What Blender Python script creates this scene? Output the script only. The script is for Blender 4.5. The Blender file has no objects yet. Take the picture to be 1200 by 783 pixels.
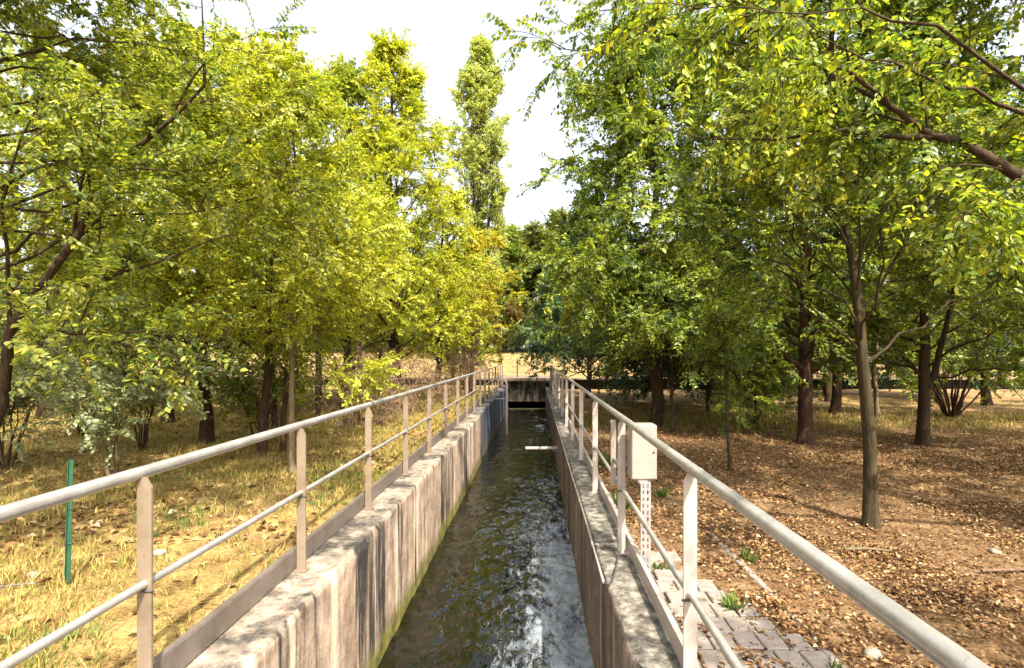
import bpy, math, random
import numpy as np

SC = bpy.context.scene
COL = SC.collection
R = math.radians
GOLD = 2.39996

# ------------------------------------------------------------------ helpers
def nrm(v):
    return v / np.maximum(np.linalg.norm(v, axis=-1, keepdims=True), 1e-9)

def mesh_np(name, verts, quads, mat, smooth=False, mats=None, midx=None):
    verts = np.asarray(verts, dtype=np.float32).reshape(-1, 3)
    quads = np.asarray(quads, dtype=np.int32).reshape(-1, 4)
    me = bpy.data.meshes.new(name)
    me.vertices.add(len(verts)); me.vertices.foreach_set('co', verts.ravel())
    me.loops.add(quads.size); me.loops.foreach_set('vertex_index', quads.ravel())
    me.polygons.add(len(quads))
    me.polygons.foreach_set('loop_start', np.arange(0, quads.size, 4, dtype=np.int32))
    if smooth:
        me.polygons.foreach_set('use_smooth', np.ones(len(quads), dtype=bool))
    for m in (mats or [mat]):
        me.materials.append(m)
    if midx is not None:
        me.polygons.foreach_set('material_index', np.asarray(midx, dtype=np.int32))
    me.update(calc_edges=True)
    me.validate()
    return me

def link(name, me, parent=None, loc=None):
    o = bpy.data.objects.new(name, me)
    COL.objects.link(o)
    if parent is not None:
        o.parent = parent
    if loc is not None:
        o.location = loc
    return o

def tag(o, label=None, cat=None, group=None, kind=None):
    if label: o['label'] = label
    if cat: o['category'] = cat
    if group: o['group'] = group
    if kind: o['kind'] = kind
    return o

def thing(name, label, cat, loc=(0, 0, 0), rz=0, group=None):
    o = bpy.data.objects.new(name, None)
    COL.objects.link(o)
    o.location = loc
    o.rotation_euler = (0, 0, rz)
    o.empty_display_size = 0.2
    return tag(o, label, cat, group)

def copy_thing(root, loc, rz, scale, label):
    r = root.copy(); COL.objects.link(r)
    r.location = loc; r.rotation_euler = (0, 0, rz); r.scale = scale
    r['label'] = label
    for ch in list(root.children):
        c = ch.copy(); COL.objects.link(c); c.parent = r
        for g in ch.children:
            d = g.copy(); COL.objects.link(d); d.parent = c
    return r

class MB:
    """collects boxes and tubes into one mesh"""
    def __init__(s): s.v = []; s.q = []; s.n = 0; s.sm = []
    def add(s, v, q, smooth=False):
        v = np.asarray(v, float).reshape(-1, 3); q = np.asarray(q, int).reshape(-1, 4)
        s.v.append(v); s.q.append(q + s.n); s.n += len(v); s.sm.append(np.full(len(q), smooth))
        return s
    def box(s, x0, x1, y0, y1, z0, z1, b=0.0):
        if b <= 0:
            v = [(x, y, z) for x in (x0, x1) for y in (y0, y1) for z in (z0, z1)]
            q = [(0, 1, 3, 2), (4, 6, 7, 5), (0, 4, 5, 1), (2, 3, 7, 6), (0, 2, 6, 4), (1, 5, 7, 3)]
            return s.add(v, q)
        # chamfered along z edges and top/bottom: rings
        def ring(d, z):
            a, c, e, f = x0 + d, x1 - d, y0 + d, y1 - d
            return [(a + b, e, z), (c - b, e, z), (c, e + b, z), (c, f - b, z), (c - b, f, z), (a + b, f, z), (a, f - b, z), (a, e + b, z)]
        rings = [ring(b, z0), ring(0, z0 + b), ring(0, z1 - b), ring(b, z1)]
        v = sum(rings, [])
        q = []
        for k in range(3):
            for i in range(8):
                j = (i + 1) % 8
                q.append((k * 8 + i, k * 8 + j, k * 8 + 8 + j, k * 8 + 8 + i))
        for o, fl in ((0, True), (24, False)):
            for f in ((0, 1, 2, 3), (0, 3, 4, 7), (4, 5, 6, 7)):
                f = tuple(o + i for i in f)
                q.append(f[::-1] if fl else f)
        return s.add(v, q)
    def tube(s, pts, r, S=10, caps=True):
        p = np.asarray(pts, float)[None]
        rr = np.broadcast_to(np.asarray(r, float), (p.shape[1],))[None]
        v, q = tubes(p, rr, S)
        s.add(v, q, True)
        if caps and S >= 4 and S % 2 == 0:
            for base, rev in ((0, True), ((p.shape[1] - 1) * S, False)):
                for i in range(1, S - 2, 2):
                    f = [base, base + i, base + i + 1, base + i + 2]
                    s.q.append(np.array([f[::-1] if rev else f]) + s.n - len(v)); s.sm.append(np.array([False]))
        return s
    def build(s, name, mat, parent=None, loc=None):
        me = mesh_np(name, np.concatenate(s.v), np.concatenate(s.q), mat)
        me.polygons.foreach_set('use_smooth', np.concatenate(s.sm))
        return link(name, me, parent, loc)

def tubes(P, rad, S):
    N, K, _ = P.shape
    T = np.empty_like(P)
    T[:, 1:-1] = P[:, 2:] - P[:, :-2]; T[:, 0] = P[:, 1] - P[:, 0]; T[:, -1] = P[:, -1] - P[:, -2]
    T = nrm(T)
    D = nrm(P[:, -1] - P[:, 0])
    ref = np.where(np.abs(D[:, 2:3]) < 0.8, np.array([[0., 0, 1]]), np.array([[1., 0, 0]]))
    n1 = nrm(np.cross(T, ref[:, None, :])); n2 = np.cross(T, n1)
    a = np.arange(S) * 2 * math.pi / S
    V = P[:, :, None, :] + rad[:, :, None, None] * (np.cos(a)[None, None, :, None] * n1[:, :, None, :] + np.sin(a)[None, None, :, None] * n2[:, :, None, :])
    idx = np.arange(N * K * S).reshape(N, K, S)
    A = idx[:, :-1]; B = idx[:, 1:]
    Q = np.stack([A, np.roll(A, -1, 2), np.roll(B, -1, 2), B], -1).reshape(-1, 4)
    return V.reshape(-1, 3), Q

def bez(p0, p1, p2, K):
    t = np.linspace(0, 1, K)[None, :, None]
    return (1 - t) ** 2 * p0[:, None] + 2 * t * (1 - t) * p1[:, None] + t * t * p2[:, None]

def vnoise2(x, y, seed):
    rng = np.random.RandomState(seed)
    G = rng.rand(256, 256)
    xi = np.floor(x).astype(int); yi = np.floor(y).astype(int)
    fx = x - xi; fy = y - yi
    fx = fx * fx * (3 - 2 * fx); fy = fy * fy * (3 - 2 * fy)
    g = lambda a, b: G[a % 256, b % 256]
    return (g(xi, yi) * (1 - fx) + g(xi + 1, yi) * fx) * (1 - fy) + (g(xi, yi + 1) * (1 - fx) + g(xi + 1, yi + 1) * fx) * fy

def fbm(x, y, seed, octv=4):
    r = 0; a = 1; tot = 0
    for k in range(octv):
        r = r + a * vnoise2(x * 2 ** k + 17 * k, y * 2 ** k + 31 * k, seed + k); tot += a; a *= .5
    return r / tot

def hole_noise(p, f, seed):
    rng = np.random.RandomState(seed + 99)
    r = 0
    for k in range(5):
        d = nrm(rng.normal(size=3)) * f * rng.uniform(.7, 1.6)
        r = r + np.sin(p @ d + rng.uniform(0, 6.28))
    return r / 5 ** .5

# ------------------------------------------------------------------ materials
class NT:
    def __init__(s, name):
        s.m = bpy.data.materials.new(name); s.m.use_nodes = True
        s.t = s.m.node_tree; s.t.nodes.clear()
        s.out = s.n('ShaderNodeOutputMaterial')
    def n(s, typ, **kw):
        nd = s.t.nodes.new(typ)
        for k, v in kw.items():
            if k in nd.inputs:
                nd.inputs[k].default_value = v
            elif hasattr(nd, k):
                setattr(nd, k, v)
        return nd
    def l(s, a, b): s.t.links.new(a, b)
    def ramp(s, fac, stops, interp='LINEAR'):
        r = s.n('ShaderNodeValToRGB')
        cr = r.color_ramp; cr.interpolation = interp
        while len(cr.elements) < len(stops): cr.elements.new(0.5)
        for e, (p, c) in zip(cr.elements, stops):
            e.position = p
            e.color = (c, c, c, 1) if not hasattr(c, '__len__') else (*c[:3], 1)
        s.l(fac, r.inputs['Fac'])
        return r.outputs['Color']
    def coord(s, scale=(1, 1, 1), which='Object'):
        tc = s.n('ShaderNodeTexCoord'); mp = s.n('ShaderNodeMapping')
        mp.inputs['Scale'].default_value = scale
        s.l(tc.outputs[which], mp.inputs['Vector'])
        return mp.outputs['Vector']
    def noise(s, vec, scale, detail=4, rough=.55, dist=0):
        nz = s.n('ShaderNodeTexNoise')
        nz.inputs['Scale'].default_value = scale; nz.inputs['Detail'].default_value = detail
        nz.inputs['Roughness'].default_value = rough; nz.inputs['Distortion'].default_value = dist
        if vec is not None: s.l(vec, nz.inputs['Vector'])
        return nz.outputs['Fac']
    def mix(s, fac, a, b, mode='MIX'):
        mx = s.n('ShaderNodeMix', data_type='RGBA', blend_type=mode)
        for sock, v in ((mx.inputs['Factor'], fac), (mx.inputs['A'] if False else mx.inputs[6], a), (mx.inputs[7], b)):
            if hasattr(v, 'is_linked') or hasattr(v, 'node'): s.l(v, sock)
            elif hasattr(v, '__len__'): sock.default_value = (*v[:3], 1)
            else: sock.default_value = v
        return mx.outputs[2]
    def math(s, op, a, b=0.0, clamp=False):
        nd = s.n('ShaderNodeMath', operation=op, use_clamp=clamp)
        for i, v in enumerate((a, b)):
            if hasattr(v, 'node'): s.l(v, nd.inputs[i])
            else: nd.inputs[i].default_value = v
        return nd.outputs[0]
    def bump(s, h, strength=.5, dist=.02, normal=None):
        b = s.n('ShaderNodeBump'); b.inputs['Strength'].default_value = strength; b.inputs['Distance'].default_value = dist
        s.l(h, b.inputs['Height'])
        if normal is not None: s.l(normal, b.inputs['Normal'])
        return b.outputs['Normal']
    def bsdf(s, color, rough=.6, metal=0, spec=.5, normal=None):
        p = s.n('ShaderNodeBsdfPrincipled')
        for key, v in (('Base Color', color), ('Roughness', rough), ('Metallic', metal)):
            if hasattr(v, 'node'): s.l(v, p.inputs[key])
            elif hasattr(v, '__len__'): p.inputs[key].default_value = (*v[:3], 1)
            else: p.inputs[key].default_value = v
        p.inputs['Specular IOR Level'].default_value = spec
        if normal is not None: s.l(normal, p.inputs['Normal'])
        return p.outputs['BSDF']
    def done(s, shader):
        s.l(shader, s.out.inputs['Surface']); return s.m

def leaf_mat(name, stops, trans=.38, tcol=(1.25, 1.15, .5), rough=.42, clump=.8):
    m = NT(name)
    geo = m.n('ShaderNodeNewGeometry')
    nz = m.noise(m.coord(), clump, 2)
    f = m.math('ADD', m.math('MULTIPLY', geo.outputs['Random Per Island'], .62), m.math('MULTIPLY', m.math('SUBTRACT', nz, .28), .86), clamp=True)
    c = m.ramp(f, stops)
    b = m.bsdf(c, rough, 0, .45)
    tc = m.mix(1.0, c, tcol, 'MULTIPLY')
    tr = m.n('ShaderNodeBsdfTranslucent'); m.l(tc, tr.inputs['Color'])
    mx = m.n('ShaderNodeMixShader'); mx.inputs[0].default_value = trans
    m.l(b, mx.inputs[1]); m.l(tr.outputs[0], mx.inputs[2])
    return m.done(mx.outputs[0])

def bark_mat(name, dark, light, moss=None):
    m = NT(name)
    v = m.coord((1, 1, .22))
    n1 = m.noise(v, 26, 5, .65, .6)
    n2 = m.noise(m.coord(), 2.3, 3)
    c = m.ramp(n1, [(.3, dark), (.68, light)])
    c = m.mix(m.ramp(n2, [(.45, 0), (.7, .7)]), c, moss or [x * .6 for x in light])
    return m.done(m.bsdf(c, .9, 0, .2, m.bump(n1, .8, .02)))

M = {}
M['leaf_yellow'] = leaf_mat('leaf_yellow', [(0, (.065, .115, .024)), (.33, (.28, .325, .032)), (.7, (.55, .53, .045)), (1, (.74, .65, .16))], trans=.48, tcol=(1.22, 1.25, .45))
M['leaf_mid'] = leaf_mat('leaf_mid', [(0, (.032, .075, .036)), (.33, (.15, .205, .044)), (.7, (.42, .43, .05)), (1, (.7, .63, .24))], trans=.48, tcol=(1.22, 1.25, .45))
M['leaf_green'] = leaf_mat('leaf_green', [(0, (.028, .072, .038)), (.36, (.11, .175, .044)), (.72, (.33, .37, .044)), (1, (.62, .55, .07))], trans=.48, tcol=(1.3, 1.28, .45))
M['leaf_dark'] = leaf_mat('leaf_dark', [(0, (.02, .05, .03)), (.5, (.05, .1, .042)), (.85, (.12, .19, .05)), (1, (.26, .31, .06))], trans=.38)
M['leaf_over'] = leaf_mat('leaf_over', [(0, (.036, .08, .026)), (.36, (.145, .215, .03)), (.74, (.37, .41, .034)), (1, (.7, .58, .06))], trans=.52, tcol=(1.3, 1.28, .45))
M['leaf_poplar'] = leaf_mat('leaf_poplar', [(0, (.17, .22, .09)), (.4, (.33, .38, .13)), (.8, (.5, .51, .15)), (1, (.62, .58, .24))], trans=.5, tcol=(1.2, 1.25, .6))
M['leaf_gold'] = leaf_mat('leaf_gold', [(0, (.19, .19, .02)), (.4, (.38, .36, .026)), (.8, (.52, .46, .04)), (1, (.5, .38, .07))], trans=.48)
M['leaf_pale'] = leaf_mat('leaf_pale', [(0, (.13, .18, .09)), (.5, (.28, .33, .16)), (.85, (.46, .48, .26)), (1, (.6, .6, .4))], trans=.35, rough=.36)
M['leaf_russet'] = leaf_mat('leaf_russet', [(0, (.1, .085, .02)), (.5, (.17, .125, .035)), (1, (.25, .18, .05))], trans=.4)
M['leaf_far'] = leaf_mat('leaf_far', [(0, (.06, .09, .028)), (.5, (.14, .17, .032)), (.85, (.27, .27, .04)), (1, (.38, .34, .05))], clump=.35)
M['leaf_dry'] = leaf_mat('leaf_dry', [(0, (.1, .06, .025)), (.6, (.22, .14, .06)), (1, (.33, .24, .1))], trans=.2)
M['bark'] = bark_mat('bark', (.016, .0105, .006), (.075, .046, .023))
M['bark_red'] = bark_mat('bark_red', (.018, .009, .006), (.082, .044, .025))
M['bark_olive'] = bark_mat('bark_olive', (.016, .011, .006), (.072, .052, .025), (.045, .036, .012))
M['bark_pale'] = bark_mat('bark_pale', (.07, .05, .026), (.2, .15, .085))
M['twig_dry'] = bark_mat('twig_dry', (.07, .042, .028), (.22, .14, .09))

def litter_mat(name, stops, trans=.15):
    m = NT(name)
    geo = m.n('ShaderNodeNewGeometry')
    c = m.ramp(geo.outputs['Random Per Island'], stops)
    b = m.bsdf(c, .7, 0, .25)
    tr = m.n('ShaderNodeBsdfTranslucent'); m.l(c, tr.inputs['Color'])
    mx = m.n('ShaderNodeMixShader'); mx.inputs[0].default_value = trans
    m.l(b, mx.inputs[1]); m.l(tr.outputs[0], mx.inputs[2])
    return m.done(mx.outputs[0])
M['litter'] = litter_mat('litter', [(0, (.055, .028, .013)), (.3, (.14, .068, .026)), (.55, (.235, .122, .046)), (.8, (.32, .19, .078)), (.95, (.42, .28, .14)), (1, (.55, .42, .26))])
M['straw'] = litter_mat('straw', [(0, (.15, .09, .028)), (.3, (.28, .19, .055)), (.62, (.42, .31, .095)), (.85, (.27, .27, .05)), (1, (.11, .18, .03))], .3)
M['blade_green'] = litter_mat('blade_green', [(0, (.05, .1, .02)), (.6, (.12, .18, .03)), (1, (.28, .27, .07))], .35)

def mat_ground():
    m = NT('ground_soil')
    pos = m.n('ShaderNodeNewGeometry').outputs['Position']
    sx = m.n('ShaderNodeSeparateXYZ'); m.l(pos, sx.inputs[0])
    n_big = m.noise(pos, .55, 4, .6, .4)
    n_mid = m.noise(pos, 3.2, 5, .65)
    n_fine = m.noise(pos, 34, 4, .7)
    n_tex = m.noise(pos, 130, 3, .7)
    straw = m.ramp(m.math('ADD', m.math('MULTIPLY', n_mid, .5), m.math('MULTIPLY', n_fine, .5)), [(.37, (.095, .052, .018)), (.5, (.29, .19, .062)), (.62, (.49, .36, .135))])
    soil = m.ramp(m.math('ADD', m.math('MULTIPLY', n_mid, .45), m.math('MULTIPLY', n_fine, .55)), [(.37, (.06, .03, .014)), (.5, (.18, .102, .046)), (.63, (.34, .22, .115))])
    # dusty leaf-covered earth on the right bank, dry grass on the left bank and in the far field
    side = m.ramp(m.math('ADD', sx.outputs['X'], m.math('MULTIPLY', m.math('SUBTRACT', n_big, .5), 2.0)), [(0, 0), (1, 1)])
    far = m.ramp(m.math('MULTIPLY', sx.outputs['Y'], .01), [(.15, 0), (.21, .55), (.29, .35), (.30, 1)])
    f = m.math('MULTIPLY', side, m.math('SUBTRACT', 1.0, far), clamp=True)
    patch = m.ramp(n_big, [(.52, 0), (.66, .75)])
    base = m.mix(patch, straw, soil)
    c = m.mix(f, base, soil)
    c = m.mix(m.math('MULTIPLY', m.ramp(m.math('MULTIPLY', sx.outputs['Y'], .01), [(.3, 0), (.34, 1)]), m.ramp(m.noise(pos, .28, 5, .65), [(.4, .15), (.62, .85)])), c, (.2, .125, .06))
    green = m.ramp(m.noise(pos, 1.1, 4, .6, .3), [(.56, 0), (.7, .55)])
    c = m.mix(m.math('MULTIPLY', green, m.math('SUBTRACT', 1.0, side, True)), c, (.16, .19, .035))
    c = m.mix(.35, c, m.ramp(n_tex, [(.35, .25), (.65, .8)]), 'SOFT_LIGHT')
    h = m.math('ADD', n_fine, m.math('MULTIPLY', n_tex, .5))
    return m.done(m.bsdf(c, .95, 0, .15, m.bump(h, .9, .03)))
M['ground'] = mat_ground()

def mat_concrete_wall(name, base0, base1, streak, streak_amt, moss_z, top_dark=.6):
    """weathered cast concrete: vertical run-off streaks, algae line above the water, lichen on top"""
    m = NT(name)
    geo = m.n('ShaderNodeNewGeometry'); pos = geo.outputs['Position']
    sx = m.n('ShaderNodeSeparateXYZ'); m.l(pos, sx.inputs[0])
    mp = m.n('ShaderNodeMapping'); mp.inputs['Scale'].default_value = (1, 1, .07); m.l(pos, mp.inputs['Vector'])
    st = m.noise(mp.outputs[0], 7.5, 6, .72, .25)
    st2 = m.noise(mp.outputs[0], 1.3, 4, .6, .2)
    nf = m.noise(pos, 45, 4, .7)
    nm = m.noise(pos, 5, 5, .65)
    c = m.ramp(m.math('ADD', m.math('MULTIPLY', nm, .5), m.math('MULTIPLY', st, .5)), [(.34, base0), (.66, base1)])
    # streaks are strongest where the wide noise gathers them
    k = m.math('ADD', m.math('MULTIPLY', st, .5), m.math('MULTIPLY', st2, .65))
    c = m.mix(m.ramp(k, [(.57, 0), (.635, streak_amt)]), c, streak)
    white = m.ramp(m.noise(mp.outputs[0], 4.3, 3, .6), [(.56, 0), (.66, .7)])
    c = m.mix(white, c, [min(1, x * 1.55) for x in base1])
    c = m.mix(.55, c, m.ramp(m.math('ADD', m.math('MULTIPLY', nf, .6), m.math('MULTIPLY', nm, .4)), [(.36, .12), (.62, .82)]), 'SOFT_LIGHT')
    # top surface: lichen blotches
    nz = m.n('ShaderNodeSeparateXYZ'); m.l(geo.outputs['True Normal'], nz.inputs[0])
    up = m.ramp(nz.outputs['Z'], [(.5, 0), (.8, 1)])
    lich = m.ramp(m.noise(pos, 9, 6, .75), [(.42, (.055, .05, .042)), (.55, (.2, .18, .145)), (.7, (.46, .42, .34))])
    c = m.mix(m.math('MULTIPLY', up, top_dark), c, lich)
    # rough black weathering just under the coping
    edge = m.math('MULTIPLY', m.ramp(m.math('ADD', sx.outputs['Z'], m.math('MULTIPLY', st, .55)), [(.05, 0), (.36, 1)]), m.ramp(st2, [(.46, 0), (.58, .88)]))
    c = m.mix(edge, c, streak)
    # algae at the water line
    zz = m.math('ADD', m.math('SUBTRACT', moss_z, sx.outputs['Z']), m.math('MULTIPLY', m.math('SUBTRACT', st, .5), .5))
    c = m.mix(m.ramp(zz, [(0, 0), (.16, .9)]), c, m.ramp(nm, [(.35, (.05, .055, .012)), (.65, (.21, .19, .03))]))
    h = m.math('ADD', m.math('MULTIPLY', nf, .6), st)
    return m.done(m.bsdf(c, .88, 0, .25, m.bump(h, .55, .02)))
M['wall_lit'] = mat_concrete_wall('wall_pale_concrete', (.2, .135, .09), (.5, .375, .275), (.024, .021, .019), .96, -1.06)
M['wall_dark'] = mat_concrete_wall('wall_dark_concrete', (.04, .043, .055), (.12, .13, .16), (.015, .017, .022), .9, -1.2)  # far stretch: darker and bluer mix than the near one
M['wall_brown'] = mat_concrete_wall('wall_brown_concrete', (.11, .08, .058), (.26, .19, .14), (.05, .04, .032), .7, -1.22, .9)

def mat_simple_concrete(name, c0, c1, scale=6):
    m = NT(name)
    pos = m.coord()
    n1 = m.noise(pos, scale, 6, .7); n2 = m.noise(pos, scale * 9, 3, .7)
    c = m.ramp(m.math('ADD', m.math('MULTIPLY', n1, .65), m.math('MULTIPLY', n2, .35)), [(.35, c0), (.65, c1)])
    return m.done(m.bsdf(c, .9, 0, .25, m.bump(n2, .5, .01)))
M['slab'] = mat_simple_concrete('slab_concrete', (.1, .072, .048), (.22, .165, .115), 3)
M['paver'] = mat_simple_concrete('paver_stone', (.16, .132, .112), (.3, .255, .215), 9)
M['paver_bed'] = mat_simple_concrete('paver_bed_sand', (.1, .08, .06), (.2, .16, .12), 20)
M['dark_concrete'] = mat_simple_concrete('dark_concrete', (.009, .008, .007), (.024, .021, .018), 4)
M['stone_pale'] = mat_simple_concrete('pale_stone', (.2, .165, .12), (.36, .3, .23), 14)

def mat_headwall():
    m = NT('headwall_lime_streaks')
    pos = m.n('ShaderNodeNewGeometry').outputs['Position']
    mp = m.n('ShaderNodeMapping'); mp.inputs['Scale'].default_value = (1, 1, .18); m.l(pos, mp.inputs['Vector'])
    n = m.noise(mp.outputs[0], 5.2, 4, .6)
    c = m.ramp(n, [(.42, (.06, .043, .031)), (.56, (.26, .205, .155)), (.68, (.6, .52, .43))])
    return m.done(m.bsdf(c, .9, 0, .2))
M['headwall'] = mat_headwall()

def mat_metal(name, c0, c1, metal, rough, grime=.5):
    m = NT(name)
    v = m.coord()
    n = m.noise(v, 5, 5, .7); n2 = m.noise(v, 60, 3, .6)
    c = m.ramp(n, [(.35, c0), (.62, c1)])
    c = m.mix(m.ramp(n2, [(.62, 0), (.74, grime)]), c, [x * .45 for x in c0])
    r = m.math('ADD', rough, m.math('MULTIPLY', m.math('SUBTRACT', n, .5), .3))
    return m.done(m.bsdf(c, r, metal, .5, m.bump(n2, .12, .003)))
M['steel_tube'] = mat_metal('galvanised_tube', (.4, .37, .34), (.56, .53, .49), .6, .33)
M['steel_post'] = mat_metal('galvanised_flat', (.155, .113, .073), (.215, .162, .11), .15, .5)
M['steel_post_pale'] = mat_metal('galvanised_flat_pale', (.34, .275, .23), (.43, .355, .3), .15, .5, .35)
M['steel_grey'] = mat_metal('galvanised_plate', (.13, .105, .085), (.2, .165, .14), .35, .5)
M['box_paint'] = mat_metal('cream_enamel', (.25, .2, .165), (.29, .24, .2), 0, .42, .16)
M['slotted'] = mat_metal('slotted_steel', (.3, .27, .25), (.42, .39, .36), .5, .45)
M['green_paint'] = mat_metal('green_coated_steel', (.012, .055, .028), (.025, .085, .045), 0, .45)
M['dark_iron'] = mat_metal('dark_iron', (.03, .032, .028), (.06, .06, .05), .2, .6)
M['pvc'] = mat_metal('white_pipe', (.26, .23, .2), (.34, .31, .27), 0, .4, .3)
M['cable'] = mat_metal('grey_cable', (.05, .05, .05), (.1, .1, .1), 0, .5)

def mat_water():
    m = NT('stream_water')
    geo = m.n('ShaderNodeNewGeometry'); pos = geo.outputs['Position']
    at = m.n('ShaderNodeAttribute'); at.attribute_name = 'foam_glint'
    mp = m.n('ShaderNodeMapping'); mp.inputs['Scale'].default_value = (1, .55, 1); m.l(pos, mp.inputs['Vector'])
    n1 = m.noise(mp.outputs[0], 9, 2.5, .5, .9)
    n2 = m.noise(mp.outputs[0], 24, 5, .75, 1.6)
    # lacy pale patches: foam, plus bright sky reflection painted into the colour
    lace = m.math('ADD', m.math('MULTIPLY', n1, .45), m.math('MULTIPLY', n2, .55))
    fo = m.ramp(m.math('ADD', m.math('MULTIPLY', lace, 1.0), m.math('MULTIPLY', at.outputs['Fac'], .33)), [(.655, 0), (.8, .62)])
    body = m.ramp(m.noise(pos, .9, 3), [(.35, (.002, .0025, .0015)), (.65, (.007, .0065, .003))])
    c = m.mix(fo, body, (.32, .355, .4))
    r = m.math('ADD', .04, m.math('MULTIPLY', fo, .5))
    h = n1
    return m.done(m.bsdf(c, r, 0, .5, m.bump(h, .5, .03)))
M['water'] = mat_water()

# ------------------------------------------------------------------ tree generator
def leaf_mesh(pos, d, n, L, W, mat, name, fold=.12, six=True):
    N = len(pos)
    d = nrm(d); s = nrm(np.cross(d, n)); n = nrm(np.cross(s, d))
    L = L[:, None]; W = W[:, None]
    if six:
        tip = pos + d * L - n * L * .12
        a = pos + d * L * .32 + s * W * .5 + n * W * fold; b = pos + d * L * .68 + s * W * .42 + n * W * fold * .7
        a2 = pos + d * L * .32 - s * W * .5 + n * W * fold; b2 = pos + d * L * .68 - s * W * .42 + n * W * fold * .7
        V = np.stack([pos, a, b, tip, b2, a2], 1).reshape(-1, 3)
        i = np.arange(N)[:, None] * 6
        Q = np.concatenate([i + np.array([[0, 1, 2, 3]]), i + np.array([[0, 3, 4, 5]])], 1).reshape(-1, 4)
    else:
        mid = pos + d * L * .45
        V = np.stack([pos, mid + s * W * .5, pos + d * L, mid - s * W * .5], 1).reshape(-1, 3)
        Q = np.arange(N * 4).reshape(-1, 4)
    return mesh_np(name, V, Q, mat)

def sample(P, s):
    """points and tangents on paths P (N,K,3) at s (N,m)"""
    N, K, _ = P.shape
    u = np.clip(s, 0, .9999) * (K - 1); i = u.astype(int); f = (u - i)[..., None]
    r = np.arange(N)[:, None]
    A = P[r, i]; B = P[r, i + 1]
    return A * (1 - f) + B * f, nrm(B - A)

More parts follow.
